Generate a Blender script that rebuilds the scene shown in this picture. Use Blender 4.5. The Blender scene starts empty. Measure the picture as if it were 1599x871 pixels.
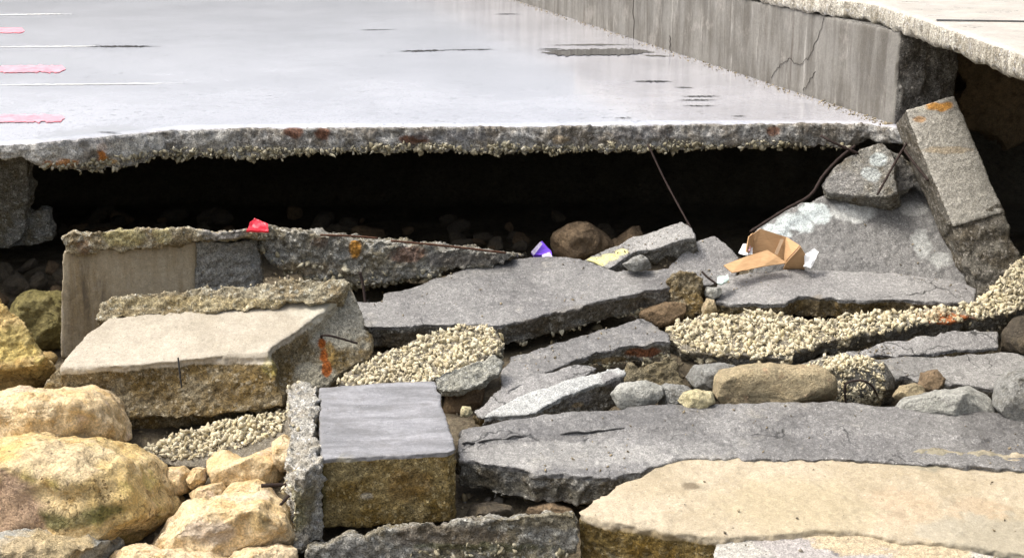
import bpy, bmesh, math, random
import numpy as np
from mathutils import Vector
S = bpy.context.scene
random.seed(7); RNG = np.random.default_rng(7)

# ------------------------------------------------------------------ camera
CAM_H, PITCH, F = 1.5, math.radians(15.8), 2300.0        # F in photograph pixels
cam = bpy.data.objects.new('camera', bpy.data.cameras.new('camera'))
S.collection.objects.link(cam)
cam.location = (0, 0, CAM_H); cam.rotation_euler = (math.pi/2 - PITCH, 0, 0)
cam.data.sensor_width = 36; cam.data.lens = F/1599*36
cam.data.clip_start = .05; cam.data.clip_end = 500
S.camera = cam
# ------------------------------------------------------------------ light
SUN_DIR = Vector((-.55, -.02, 1.0)).normalized()          # towards the sun
w = bpy.data.worlds.new('World'); S.world = w; w.use_nodes = True
nt = w.node_tree; nt.nodes.clear()
sky = nt.nodes.new('ShaderNodeTexSky'); sky.sky_type = 'NISHITA'; sky.sun_disc = False
sky.sun_elevation = math.asin(SUN_DIR.z); sky.sun_rotation = math.atan2(SUN_DIR.x, SUN_DIR.y)
sky.air_density = 1.0; sky.dust_density = 8.0; sky.ozone_density = 1.0
hs = nt.nodes.new('ShaderNodeHueSaturation'); hs.inputs['Saturation'].default_value = .55
bg = nt.nodes.new('ShaderNodeBackground'); bg.inputs['Strength'].default_value = .15
wo = nt.nodes.new('ShaderNodeOutputWorld')
nt.links.new(sky.outputs[0], hs.inputs['Color']); nt.links.new(hs.outputs[0], bg.inputs[0]); nt.links.new(bg.outputs[0], wo.inputs[0])
sd = bpy.data.lights.new('sun', 'SUN'); sd.energy = 1.15; sd.angle = math.radians(15); sd.color = (1, .95, .86)
so = bpy.data.objects.new('sun', sd); S.collection.objects.link(so)
so.rotation_euler = SUN_DIR.to_track_quat('Z', 'Y').to_euler(); so.location = (0, 0, 10)
S.view_settings.view_transform = 'Standard'; S.view_settings.look = 'None'
S.view_settings.exposure = 0.82; S.view_settings.gamma = 1; S.view_settings.use_curve_mapping = False
S.cycles.max_bounces = 6; S.cycles.diffuse_bounces = 3

# ------------------------------------------------------------------ helpers: pixels of the photograph -> rays -> points
cP, sP = math.cos(PITCH), math.sin(PITCH)
EYE = np.array((0, 0, CAM_H))
def ray(px, py):
    u, v = (px-799.5)/F, -(py-435.5)/F
    return np.array((u, cP+v*sP, -sP+v*cP))
def at(px, py, Y):
    r = ray(px, py); return EYE + r*(Y/r[1])
def on_z(px, py, z=0.):
    r = ray(px, py); return EYE + r*((z-CAM_H)/r[2])
def to_px(p):
    d = np.asarray(p) - EYE
    f = d[..., 1]*cP - d[..., 2]*sP; u = d[..., 1]*sP + d[..., 2]*cP
    return np.stack((799.5 + F*d[..., 0]/f, 435.5 - F*u/f), -1)
def base_y(py):
    r = ray(800, py); t = -r[2]/r[1]; return 3.92/(t+.2)
def base_z(Y): return -2.42 + .2*Y
class Plane:
    """z rises a per metre of Y and b per metre of X, through the point seen at ref; a='v' is an upright plane turned b."""
    def __init__(s, ref, Y, a=.2, b=0.):
        s.p = at(ref[0], ref[1], Y); s.a = a
        n = np.array((b, -1, 0.)) if a == 'v' else np.array((-b, -a, 1.))
        s.n = n/np.linalg.norm(n)
    def hit(s, px, py, lift=0.):
        r = ray(px, py); t = np.dot(s.p + s.n*lift - EYE, s.n)/np.dot(r, s.n); return EYE + r*t

# ------------------------------------------------------------------ numpy noise
def _h(x, y, z, seed):
    with np.errstate(over='ignore'):
        h = x.astype(np.uint32)*np.uint32(374761393) + y.astype(np.uint32)*np.uint32(668265263) + z.astype(np.uint32)*np.uint32(2246822519) + np.uint32((seed*3266489917) & 0xffffffff)
        h = (h ^ (h >> np.uint32(15)))*np.uint32(2246822519); h = (h ^ (h >> np.uint32(13)))*np.uint32(3266489917); h ^= h >> np.uint32(16)
    return h.astype(np.float64)/2147483647.5 - 1
def vn(p, seed=0):
    i = np.floor(p).astype(np.int64); f = p-i; f = f*f*f*(f*(f*6-15)+10); o = 0
    for dx in (0, 1):
        for dy in (0, 1):
            for dz in (0, 1):
                wgt = (f[:, 0] if dx else 1-f[:, 0])*(f[:, 1] if dy else 1-f[:, 1])*(f[:, 2] if dz else 1-f[:, 2])
                o = o + wgt*_h(i[:, 0]+dx, i[:, 1]+dy, i[:, 2]+dz, seed)
    return o
def fbm(p, o=4, seed=0, g=.5):
    s = 0; a = 1; t = 0
    for k in range(o):
        s = s + a*vn(p*(2**k)+k*17.3, seed+k); t += a; a *= g
    return s/t
def ridge(p, o=3, seed=0): 
    s = 0; a = 1; t = 0
    for k in range(o):
        s = s + a*(1-2*np.abs(vn(p*(2**k)+k*9.1, seed+k))); t += a; a *= .5
    return s/t
def sstep(a, b, x):
    t = np.clip((x-a)/(b-a), 0, 1); return t*t*(3-2*t)

# ------------------------------------------------------------------ node helpers
class NT:
    def __init__(s, name):
        s.m = bpy.data.materials.new(name); s.m.use_nodes = True
        s.t = s.m.node_tree; s.t.nodes.clear()
        s.out = s.n('ShaderNodeOutputMaterial'); s.b = s.n('ShaderNodeBsdfPrincipled'); s.l(s.b.outputs[0], s.out.inputs[0])
    def n(s, ty, **k):
        o = s.t.nodes.new(ty)
        for a, v in k.items(): setattr(o, a, v)
        return o
    def l(s, a, b): s.t.links.new(a, b)
    def put(s, i, v):
        if hasattr(v, 'is_output'): s.l(v, i)
        elif v is not None: i.default_value = (tuple(v)+(1,))[:4] if isinstance(v, (tuple, list)) and len(v) == 3 and i.type == 'RGBA' else v
    def vec(s, scale=(1, 1, 1)):
        tc = s.n('ShaderNodeTexCoord'); oi = s.n('ShaderNodeObjectInfo')
        m = s.n('ShaderNodeVectorMath', operation='MULTIPLY_ADD'); s.l(tc.outputs['Object'], m.inputs[0]); m.inputs[1].default_value = scale
        r = s.n('ShaderNodeMath', operation='MULTIPLY'); s.l(oi.outputs['Random'], r.inputs[0]); r.inputs[1].default_value = 37.
        s.l(r.outputs[0], m.inputs[2]); return m.outputs[0]
    def noise(s, v, scale, det=6, rough=.6, dist=0):
        o = s.n('ShaderNodeTexNoise'); s.l(v, o.inputs['Vector']); o.inputs['Scale'].default_value = scale; o.inputs['Detail'].default_value = det
        o.inputs['Roughness'].default_value = rough; o.inputs['Distortion'].default_value = dist; return o.outputs['Fac']
    def vor(s, v, scale, feat='F1', out='Distance'):
        o = s.n('ShaderNodeTexVoronoi', feature=feat); s.l(v, o.inputs['Vector']); o.inputs['Scale'].default_value = scale; return o.outputs[out]
    def rng(s, v, a, b, c=0., d=1.):
        o = s.n('ShaderNodeMapRange', interpolation_type='SMOOTHSTEP'); s.put(o.inputs[0], v)
        for i, x in zip((1, 2, 3, 4), (a, b, c, d)): o.inputs[i].default_value = x
        return o.outputs[0]
    def math(s, op, a, b=None):
        o = s.n('ShaderNodeMath', operation=op); s.put(o.inputs[0], a)
        if b is not None: s.put(o.inputs[1], b)
        return o.outputs[0]
    def mix(s, f, a, b, mode='MIX'):
        o = s.n('ShaderNodeMix', data_type='RGBA', blend_type=mode); s.put(o.inputs[0], f); s.put(o.inputs[6], a); s.put(o.inputs[7], b); return o.outputs[2]
    def mixf(s, f, a, b):
        o = s.n('ShaderNodeMix', data_type='FLOAT'); s.put(o.inputs[0], f); s.put(o.inputs[2], a); s.put(o.inputs[3], b); return o.outputs[0]
    def attr(s, name, out='Fac'):
        o = s.n('ShaderNodeAttribute', attribute_name=name); return o.outputs[out]
    def bump(s, h, strength, dist=.01, prev=None):
        o = s.n('ShaderNodeBump'); s.put(o.inputs['Height'], h); s.put(o.inputs['Strength'], strength); o.inputs['Distance'].default_value = dist
        if prev is not None: s.l(prev, o.inputs['Normal'])
        return o.outputs[0]
    def stain(s, col):
        return s.mix(s.attr('stain', 'Alpha'), col, s.attr('stain', 'Color'))
    def grit(s, col, v, scale, k=.6):
        n1 = s.noise(v, scale, 3, .65); n2 = s.noise(v, scale*.32, 5, .7)
        f = s.math('MULTIPLY', s.rng(n1, .30, .70, .45, 1.5), s.rng(n2, .32, .68, .62, 1.35))
        cb = s.n('ShaderNodeCombineColor'); [s.l(f, cb.inputs[i]) for i in range(3)]
        return s.mix(k, col, s.mix(1., col, cb.outputs[0], 'MULTIPLY'))
    def end(s, col, rough, nor=None, spec=.5):
        s.put(s.b.inputs['Base Color'], col); s.put(s.b.inputs['Roughness'], rough); s.put(s.b.inputs['Specular IOR Level'], spec)
        if nor is not None: s.l(nor, s.b.inputs['Normal'])
        return s.m

def concrete(name, top, side, speck=.5, rt=(.35, .7), spec_t=.5, streak=False, bt=.35, bs=.8, chalk=None, sand=None):
    """top: two tones of the finished face, side: three tones of the fractured faces (cement, brown, aggregate)."""
    t = NT(name); v = t.vec()
    big = t.noise(v, 2.6, 7, .62); mid = t.noise(v, 14, 6, .65); fine = t.noise(v, 75, 4, .7)
    if streak: sv = t.vec((4.5, 4.5, .5)); sn = t.noise(sv, 1.5, 9, .72, .25); big = t.mixf(.7, big, sn)
    tc = t.mix(t.rng(big, .42 if streak else .35, .60 if streak else .66), top[0], top[1])
    tc = t.mix(t.rng(mid, .3, .75, 0, .35), tc, tuple(c*.62 for c in top[0]))
    nc = t.n('ShaderNodeTexNoise'); t.l(v, nc.inputs['Vector']); nc.inputs['Scale'].default_value = 55; nc.inputs['Detail'].default_value = 3
    wv_ = t.n('ShaderNodeVectorMath', operation='MULTIPLY_ADD'); t.l(nc.outputs['Color'], wv_.inputs[0]); wv_.inputs[1].default_value = (.035, .035, .035); t.l(v, wv_.inputs[2]); dv = wv_.outputs[0]
    vd = t.vor(dv, 62); vc = t.vor(dv, 62, out='Color')
    sepv = t.n('ShaderNodeSeparateColor'); t.l(vc, sepv.inputs[0])
    f2 = t.noise(v, 120, 3, .6)
    tc = t.mix(t.math('MULTIPLY', t.math('MULTIPLY', t.rng(vd, .36, .12), t.rng(sepv.outputs[0], .80, .9)), speck*.6), tc, (.55, .53, .48))
    tc = t.mix(t.math('MULTIPLY', t.rng(f2, .60, .68), speck), tc, (.55, .54, .52))
    tc = t.mix(t.math('MULTIPLY', t.rng(f2, .40, .32), speck), tc, tuple(c*.4 for c in top[0]))
    tc = t.mix(t.math('MULTIPLY', t.rng(fine, .56, .74), speck*.7), tc, (.52, .51, .49))
    tc = t.mix(t.math('MULTIPLY', t.rng(fine, .42, .25), .7), tc, tuple(c*.3 for c in top[0]))
    if not streak and name.find('grey') >= 0:
        nd = t.n('ShaderNodeTexNoise'); t.l(v, nd.inputs['Vector']); nd.inputs['Scale'].default_value = 5; nd.inputs['Detail'].default_value = 5
        cv = t.n('ShaderNodeVectorMath', operation='MULTIPLY_ADD'); t.l(nd.outputs['Color'], cv.inputs[0]); cv.inputs[1].default_value = (.35, .35, .35); t.l(v, cv.inputs[2])
        ck = t.math('MULTIPLY', t.rng(t.vor(cv.outputs[0], 1.7, 'DISTANCE_TO_EDGE'), .012, .003), t.rng(t.noise(v, 2.1, 2, .5), .5, .56))
        damp = t.rng(t.noise(v, 1.6, 6, .65, .4), .50, .60); tc = t.mix(t.math('MULTIPLY', damp, .42), tc, tuple(c*.42 for c in top[0]))
        tc = t.mix(t.rng(t.noise(v, 3.4, 7, .7), .58, .70, 0, .5), tc, (.36, .34, .29)); tc = t.mix(t.math('MULTIPLY', ck, .85), tc, (.02, .02, .018))
    if chalk: tc = t.mix(t.rng(t.noise(v, 4.2, 8, .7, .6), .63, .69), tc, chalk)
    if streak:
        wv = t.vec((7, 7, .9)); tc = t.mix(t.rng(t.noise(wv, 1.3, 8, .72, .3), .57, .70, 0, .65), tc, (.48, .46, .42))
        tc = t.mix(t.rng(t.noise(wv, .7, 8, .72, .3), .46, .33, 0, .8), tc, (.075, .06, .045)); tc = t.mix(t.rng(t.noise(v, 3, 8, .7), .55, .68, 0, .5), tc, (.30, .28, .25))
    sc = t.mix(t.rng(t.noise(v, 7, 7, .65), .38, .62), side[0], side[1])
    sc = t.mix(t.rng(t.noise(v, 26, 5, .7), .52, .66, 0, .8), sc, side[2])
    if name == 'coping_concrete':
        dv_ = t.noise(t.vec((9, 9, .8)), 1.6, 7, .7, .2); sc = t.mix(t.rng(dv_, .46, .60), sc, (.60, .57, .49)); sc = t.mix(t.rng(dv_, .44, .34, 0, .7), sc, (.17, .155, .13))
    if name == 'sandy_concrete':
        tc = t.mix(t.math('MULTIPLY', t.rng(t.noise(v, 8, 9, .72, .5), .54, .66, 0, .75), t.rng(t.noise(v, 1.8, 4, .6), .42, .60)), tc, (.26, .225, .16))
        tc = t.mix(t.rng(t.noise(t.vec((1.2, 5, 5)), 2.4, 8, .7, .5), .60, .68, 0, .45), tc, (.34, .27, .17)); tc = t.mix(t.rng(t.noise(v, 30, 4, .7), .66, .72, 0, .7), tc, (.15, .125, .085))
    vd2 = t.vor(dv, 42); vc2 = t.vor(dv, 42, out='Color'); sp2 = t.n('ShaderNodeSeparateColor'); t.l(vc2, sp2.inputs[0])
    peb = t.math('MULTIPLY', t.rng(vd2, .45, .3), t.rng(sp2.outputs[0], .55, .75))
    sc = t.mix(t.math('MULTIPLY', peb, .5), sc, tuple(min(.75, c*1.7) for c in side[2]))
    sc = t.mix(t.math('MULTIPLY', t.rng(fine, .45, .3), .75), sc, tuple(c*.3 for c in side[1]))
    tw = t.math('ADD', t.attr('top'), t.math('MULTIPLY', t.math('SUBTRACT', mid, .5), .9)); tw = t.rng(tw, .35, .65)
    if name == 'mossy_concrete':
        wet = t.noise(t.vec((1.6, 6, 6)), 2.0, 9, .68, .4); tc = t.mix(t.rng(wet, .34, .70), (.155, .155, .158), (.30, .30, .315)); tc = t.mix(t.rng(mid, .5, .7, 0, .5), tc, (.15, .145, .14))  # stretched mask paints pale reflected sheen into the top's colour
    col = t.grit(t.stain(t.mix(tw, sc, tc)), v, 150, t.mixf(tw, .9, .25 if name in ('smooth_pale_concrete', 'mossy_concrete', 'coping_concrete', 'streaked_wall_concrete', 'sandy_concrete', 'streaked_concrete') else .7))
    rgh = t.mixf(tw, .85, t.rng(t.noise(v, 5, 6, .6), .3, .7, rt[0], rt[1]))
    h1 = t.math('ADD', t.math('MULTIPLY', fine, 1.1), mid)
    hs_ = t.math('ADD', t.math('MULTIPLY', peb, .45), h1)
    n = t.bump(hs_, t.mixf(tw, bs, bt), .02)
    return t.end(col, rgh, n, t.mixf(tw, .3, spec_t))

def stone(name, c, rough=.75, pit=.5, scale=1., moss=None):
    t = NT(name); v = t.vec()
    big = t.noise(v, 3.2*scale, 7, .62, .3); mid = t.noise(v, 13*scale, 6, .65); fine = t.noise(v, 60*scale, 5, .7)
    col = t.mix(t.rng(big, .36, .62), c[0], c[1]); col = t.mix(t.rng(mid, .5, .68, 0, .8), col, c[2])
    if len(c) > 3: col = t.mix(t.rng(t.noise(v, 5.5*scale, 6, .6), .58, .68, 0, .8), col, c[3])
    wv = t.math('MAXIMUM', t.math('MULTIPLY', t.rng(t.noise(v, 22*scale, 4, .6, 1.6), .44, .34), t.rng(t.noise(v, 5, 4, .6), .44, .56)), t.math('MULTIPLY', t.rng(t.vor(v, 34*scale), .30, .12), t.rng(t.noise(v, 8*scale, 4, .6), .5, .6)))
    col = t.mix(t.math('MULTIPLY', wv, .6*pit), col, tuple(x*.3 for x in c[2]))
    col = t.mix(t.math('MULTIPLY', t.rng(fine, .42, .27), .55), col, tuple(x*.35 for x in c[2]))
    col = t.mix(t.math('MULTIPLY', t.rng(fine, .6, .75), .35), col, tuple(min(.8, x*1.35) for x in c[0]))
    if moss: 
        geo = t.n('ShaderNodeNewGeometry')
        col = t.mix(t.rng(t.noise(v, 6, 6, .7), .55, .64), col, moss)
    col = t.grit(t.stain(col), v, 110, .5)
    h = t.math('ADD', t.math('MULTIPLY', fine, .8), t.math('SUBTRACT', mid, t.math('MULTIPLY', wv, .5*pit)))
    return t.end(col, t.rng(mid, .3, .7, rough-.1, rough+.1), t.bump(h, .9, .025), .35)

def pebble_mat(name, cols):
    t = NT(name); g = t.n('ShaderNodeNewGeometry'); r = g.outputs['Random Per Island']
    cr = t.n('ShaderNodeValToRGB'); e = cr.color_ramp.elements
    e[0].color = cols[0]+(1,); e[1].color = cols[-1]+(1,)
    for k, c in enumerate(cols[1:-1]): x = e.new((k+1)/(len(cols)-1)); x.color = c+(1,)
    t.l(r, cr.inputs[0]); v = t.vec(); n = t.noise(v, 90, 4, .6)
    c = t.mix(t.rng(n, .35, .7, .55, 0), cr.outputs[0], tuple(x*.5 for x in cols[0])); c = t.mix(t.rng(t.noise(v, 6, 5, .65), .52, .68, 0, .3), c, (.28, .23, .14))
    return t.end(t.stain(c), .8, t.bump(n, .4, .006), .3)

def plain(name, c, rough=.6, var=.25, scale=30, metallic=0, spec=.5, bump=.2):
    t = NT(name); v = t.vec(); n = t.noise(v, scale, 5, .6)
    col = t.mix(t.rng(n, .3, .7), c, tuple(x*(1-var) for x in c)); t.b.inputs['Metallic'].default_value = metallic
    return t.end(col, rough, t.bump(n, bump, .004), spec)

BROWN = [(.21, .175, .11), (.16, .11, .04), (.32, .28, .20)]
GREY = [(.21, .205, .185), (.13, .11, .075), (.36, .345, .30)]
M = {}
M['grey'] = concrete('grey_concrete', ((.205, .20, .19), (.29, .285, .27)), GREY, .5, (.38, .7))
M['wetgrey'] = concrete('damp_grey_concrete', ((.158, .154, .15), (.235, .23, .22)), GREY, .45, (.28, .5))
M['greymud'] = concrete('weathered_grey_concrete', ((.20, .195, .19), (.28, .275, .265)), BROWN, .5, (.45, .75))
M['pale'] = concrete('pale_concrete', ((.36, .37, .36), (.44, .45, .43)), GREY, .5, (.6, .8))
M['leaning'] = concrete('mortar_patched_concrete', ((.14, .138, .132), (.19, .186, .178)), GREY, .4, (.45, .7), chalk=(.42, .44, .43))
M['mortar'] = concrete('pebbly_mortar', ((.16, .14, .10), (.21, .185, .14)), [(.20, .195, .175), (.13, .115, .08), (.34, .325, .28)], .5, (.7, .9))
M['sandy'] = concrete('sandy_concrete', ((.365, .305, .205), (.45, .385, .28)), [(.24, .185, .08), (.21, .125, .025), (.36, .31, .19)], .25, (.6, .85), .3, bt=.2)
M['gutter'] = concrete('smooth_pale_concrete', ((.345, .305, .235), (.44, .395, .315)), BROWN, .2, (.5, .8), .3, bt=.12)
M['mossy'] = concrete('mossy_concrete', ((.21, .21, .22), (.36, .36, .38)), [(.25, .19, .08), (.17, .11, .025), (.36, .29, .15)], .15, (.22, .5), bt=.12)
M['rough'] = concrete('rough_pale_concrete', ((.40, .385, .34), (.50, .48, .43)), [(.42, .405, .36), (.33, .30, .24), (.56, .54, .48)], .4)
M['crust'] = concrete('crusted_concrete', ((.36, .34, .27), (.46, .44, .37)), [(.38, .34, .24), (.24, .19, .11), (.52, .49, .38)], .5)
M['edge'] = concrete('weathered_edge_concrete', ((.26, .26, .25), (.36, .36, .34)), [(.30, .295, .265), (.19, .165, .11), (.48, .46, .40)], .6)
M['streaked'] = concrete('streaked_concrete', ((.36, .31, .22), (.23, .175, .095)), [(.26, .19, .165), (.13, .115, .09), (.30, .29, .25)], .1, (.45, .7), streak=True, bt=.2)
M['wall'] = concrete('streaked_wall_concrete', ((.21, .20, .178), (.10, .09, .073)), [(.19, .185, .17), (.10, .095, .085), (.29, .28, .26)], .1, (.4, .7), streak=True, bt=.15)
M['coping'] = concrete('coping_concrete', ((.46, .42, .355), (.54, .50, .44)), [(.42, .39, .33), (.28, .25, .19), (.55, .53, .47)], .1, (.25, .5), bt=.1)
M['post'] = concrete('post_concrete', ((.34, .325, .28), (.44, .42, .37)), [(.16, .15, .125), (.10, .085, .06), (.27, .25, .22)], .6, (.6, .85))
LIME = [(.67, .49, .25), (.74, .60, .39), (.50, .33, .14), (.66, .50, .37)]
M['lime'] = stone('yellow_limestone', LIME)
M['limed'] = stone('pitted_yellow_limestone', [(.61, .44, .17), (.70, .54, .29), (.40, .25, .075), (.54, .43, .14)], pit=1.)
M['ochre'] = stone('ochre_limestone', [(.42, .28, .10), (.50, .36, .16), (.26, .16, .06)])
M['green'] = stone('algae_covered_stone', [(.17, .145, .045), (.22, .185, .07), (.10, .085, .03)])
M['tan'] = stone('tan_stone', [(.42, .35, .22), (.48, .39, .24), (.33, .26, .15), (.46, .32, .20)], scale=2)
M['cobble'] = stone('pale_yellow_stone', [(.58, .52, .30), (.64, .57, .36), (.46, .40, .22)], scale=2, pit=.3)
M['greyrock'] = stone('grey_rock', [(.26, .26, .24), (.34, .34, .32), (.19, .18, .15)], scale=1.8, pit=.6)
M['chunkrock'] = stone('grey_broken_concrete', [(.21, .205, .20), (.27, .265, .26), (.15, .145, .135)], scale=1.6, pit=.4)
M['palerock'] = stone('pale_grey_rock', [(.40, .40, .36), (.48, .48, .44), (.24, .24, .21)], scale=2)
M['brownrock'] = stone('brown_rock', [(.19, .135, .08), (.24, .17, .10), (.11, .08, .05)], scale=1.5)
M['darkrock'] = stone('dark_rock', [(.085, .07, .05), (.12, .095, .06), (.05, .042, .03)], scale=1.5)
M['hollow'] = stone('damp_brown_rock', [(.15, .10, .055), (.19, .13, .07), (.09, .06, .03)], scale=1.5)  # browns darkened so these stones sink into the shade around them
M['earth'] = stone('brown_earth', [(.17, .13, .08), (.22, .165, .10), (.10, .075, .045)], scale=1.2)
M['sandground'] = stone('coarse_sand', [(.15, .12, .075), (.20, .165, .11), (.09, .07, .045)], scale=2)
CREAM = [(.50, .43, .28), (.68, .60, .40), (.73, .67, .49), (.58, .51, .36), (.75, .70, .54), (.66, .56, .33)]
M['pebble'] = pebble_mat('cream_aggregate', CREAM)
M['pebblegrey'] = pebble_mat('grey_cream_aggregate', [(.24, .21, .13), (.48, .44, .30), (.60, .56, .42), (.34, .30, .20), (.64, .61, .50)])
M['gravel'] = pebble_mat('mixed_gravel', [(.16, .14, .11), (.36, .28, .15), (.25, .23, .20), (.46, .38, .23), (.13, .11, .08)])
M['rust'] = plain('rusty_steel', (.10, .045, .025), .85, .5, 60, 0, .3, .5)
M['rustdark'] = plain('dark_steel', (.035, .022, .018), .8, .4, 60, 0, .3, .5)

# ------------------------------------------------------------------ object builders
def tag(o, label=None, cat=None, group=None, kind=None):
    for k, v in (('label', label), ('category', cat), ('group', group), ('kind', kind)):
        if v: o[k] = v
    return o
def empty(name, loc):
    o = bpy.data.objects.new(name, None); S.collection.objects.link(o); o.location = loc; o.empty_display_size = .1; return o
def link(name, me, mat, parent=None, origin=None, smooth=True):
    """mesh given in world coordinates; moves its origin to its base (or to the parent's)."""
    n = len(me.vertices); co = np.empty(n*3, np.float32); me.vertices.foreach_get('co', co); co = co.reshape(-1, 3)
    if parent is not None: o0 = np.array(parent.location)
    elif origin is not None: o0 = np.array(origin)
    else: o0 = np.array(((co[:, 0].min()+co[:, 0].max())/2, (co[:, 1].min()+co[:, 1].max())/2, co[:, 2].min()))
    co = (co - o0).astype(np.float32); me.vertices.foreach_set('co', co.ravel()); me.update()
    if smooth: me.polygons.foreach_set('use_smooth', [True]*len(me.polygons))
    me.materials.append(M[mat] if isinstance(mat, str) else mat); me.name = name
    if 'stain' not in me.attributes: me.color_attributes.new('stain', 'FLOAT_COLOR', 'POINT').data.foreach_set('color', np.zeros(n*4, np.float32))
    o = bpy.data.objects.new(name, me); S.collection.objects.link(o)
    if parent is not None: o.parent = parent
    else: o.location = o0
    return o
def from_arrays(verts, faces):
    me = bpy.data.meshes.new('m'); verts = np.asarray(verts, np.float32); faces = np.asarray(faces, np.int32); k = faces.shape[1]
    me.vertices.add(len(verts)); me.vertices.foreach_set('co', verts.ravel())
    me.loops.add(faces.size); me.loops.foreach_set('vertex_index', faces.ravel())
    me.polygons.add(len(faces)); me.polygons.foreach_set('loop_start', np.arange(0, faces.size, k, dtype=np.int32))
    me.update(calc_edges=True); me.validate(); return me
def arrays(me):
    co = np.empty(len(me.vertices)*3, np.float32); me.vertices.foreach_get('co', co)
    no = np.empty(len(me.vertices)*3, np.float32); me.vertex_normals.foreach_get('vector', no)
    return co.reshape(-1, 3).astype(np.float64), no.reshape(-1, 3).astype(np.float64)
def remesh(bm, vox, worn=5):
    me = bpy.data.meshes.new('tmp'); bm.normal_update(); bm.to_mesh(me); bm.free()
    o = bpy.data.objects.new('tmp', me); S.collection.objects.link(o)
    m = o.modifiers.new('r', 'REMESH'); m.mode = 'VOXEL'; m.voxel_size = vox
    if worn:
        q = o.modifiers.new('s', 'SMOOTH'); q.factor = .5; q.iterations = worn
    dg = bpy.context.evaluated_depsgraph_get(); dg.update()
    out = bpy.data.meshes.new_from_object(o.evaluated_get(dg)); bpy.data.objects.remove(o); bpy.data.meshes.remove(me); return out
def jag_ring(pts, step, amp, seed):
    out = []; n = len(pts); rr = np.random.default_rng(seed)
    for i in range(n):
        a, b = pts[i], pts[(i+1) % n]; L = np.linalg.norm(b-a); k = max(1, int(L/step))
        d = (b-a)/max(L, 1e-6)
        for j in range(k):
            p = a+(b-a)*j/k
            out.append(p + (rr.normal(size=3)*amp*(.4 if j == 0 else 1)))
    return out
_seed = [100]
def prism(bm, px, plane, t, ext='n', step=.05, jag=.006, lift=0., under=1., shift=(0, 0, 0), planes=None, top=True):
    _seed[0] += 1
    P = [plane.hit(x, y, lift) for x, y in px]
    n = plane.n
    P = jag_ring(P, step, jag, _seed[0]); P = [p - n*np.dot(p-(plane.p+n*lift), n) for p in P]   # stays flat
    e = -n*t if ext == 'n' else (np.array((0, 0, -t)) if ext == 'z' else np.array(ext)*t)
    c = np.mean(P, 0); rr = np.random.default_rng(_seed[0]+5000)
    B = [c + (p-c)*under + e + np.array(shift) + rr.normal(size=3)*jag for p in P]
    tv = [bm.verts.new(p) for p in P]; bv = [bm.verts.new(p) for p in B]; k = len(tv)
    bm.faces.new(tv); bm.faces.new(bv[::-1])
    for i in range(k): bm.faces.new((tv[i], bv[i], bv[(i+1) % k], tv[(i+1) % k]))
    if planes is not None and top: planes.append((plane.p + n*lift, n))
COL = {'rust': (.36, .10, .015), 'rustdark': (.12, .045, .02), 'pale': (.60, .58, .52), 'yellow': (.62, .54, .14), 'moss': (.08, .10, .025),
       'dark': (.035, .03, .025), 'mint': (.48, .53, .52), 'tan': (.34, .25, .13), 'brown': (.15, .10, .05), 'grey': (.30, .30, .31), 'mud': (.10, .065, .02)}
def stains(me, spots, seed=0):
    """spots: (px, py, radius across m, radius down m, colour, strength): blotches centred on the visible surface point there."""
    co, no = arrays(me); n = len(co); rgba = np.zeros((n, 4), np.float32)
    px = to_px(co); face = ((EYE-co)*no).sum(1) > 0
    dist = np.linalg.norm(co-EYE, axis=1)
    wob = fbm(co*22, 4, seed+31)*.55
    for (x, y, ra, rb, c, k) in spots:
        d = np.hypot(px[:, 0]-x, px[:, 1]-y) + np.where(face, 0, 1e4); near = d < d.min()+5
        p0 = co[near][np.argmin(dist[near])]
        dd = co-p0; r = np.sqrt((dd[:, 0]/ra)**2 + (dd[:, 1]/max(ra, rb))**2 + (dd[:, 2]/rb)**2)
        wgt = sstep(1.15, .75, r+wob*.75)*k
        cc = np.array(COL[c] if isinstance(c, str) else c)
        a0 = rgba[:, 3]; a1 = np.maximum(a0, wgt); mixw = (wgt/np.maximum(a1, 1e-6))[:, None]*(wgt > a0*.5)[:, None]
        rgba[:, :3] = rgba[:, :3]*(1-mixw) + cc*mixw; rgba[:, 3] = a1
    at_ = me.color_attributes.new('stain', 'FLOAT_COLOR', 'POINT'); at_.data.foreach_set('color', rgba.ravel())
def set_top(me, planes, vox, thr=1.7, spread=0.):
    co, no = arrays(me); wgt = np.zeros(len(co)); soft = np.zeros(len(co))
    for p, n in planes:
        d = np.abs((co-p) @ n); wgt = np.maximum(wgt, (d < thr*vox)*((no @ n) > .55)); soft = np.maximum(soft, sstep(thr*vox+spread, thr*vox*.6, d)*((no @ n) > -.3)*.95)
    v = np.maximum(wgt, soft) if spread else wgt
    me.attributes.new('top', 'FLOAT', 'POINT').data.foreach_set('value', v.astype(np.float32)); return wgt
def chunk(name, prisms, mat, label=None, cat=None, group=None, parent=None, vox=.009, rough=.016, topr=.004, spots=(), fine=1., worn=5, spread=.02):
    """a fractured piece: prisms are dicts for prism(); fused, then roughened (finished faces little, broken faces much)."""
    bm = bmesh.new(); planes = []
    for q in prisms: prism(bm, planes=planes, **q)
    me = remesh(bm, vox, worn); wgt = set_top(me, planes, vox, spread=spread)
    co, no = arrays(me); _seed[0] += 1; s = _seed[0]
    side = 1-wgt
    d = side*(rough*.6*fbm(co*6, 3, s) + rough*.3*ridge(co*14, 3, s+7) + rough*.7*fine*fbm(co*36, 3, s+3, .65)) + wgt*(topr*2*fbm(co*4, 3, s+1) + topr*.7*fbm(co*35, 2, s+5))
    d = d - side*rough*.35
    me.vertices.foreach_set('co', (co + no*d[:, None]).astype(np.float32).ravel()); me.update()
    if spots: stains(me, spots, s)
    o = link(name, me, mat, parent)
    return tag(o, label, cat, group) if parent is None else o
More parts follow.
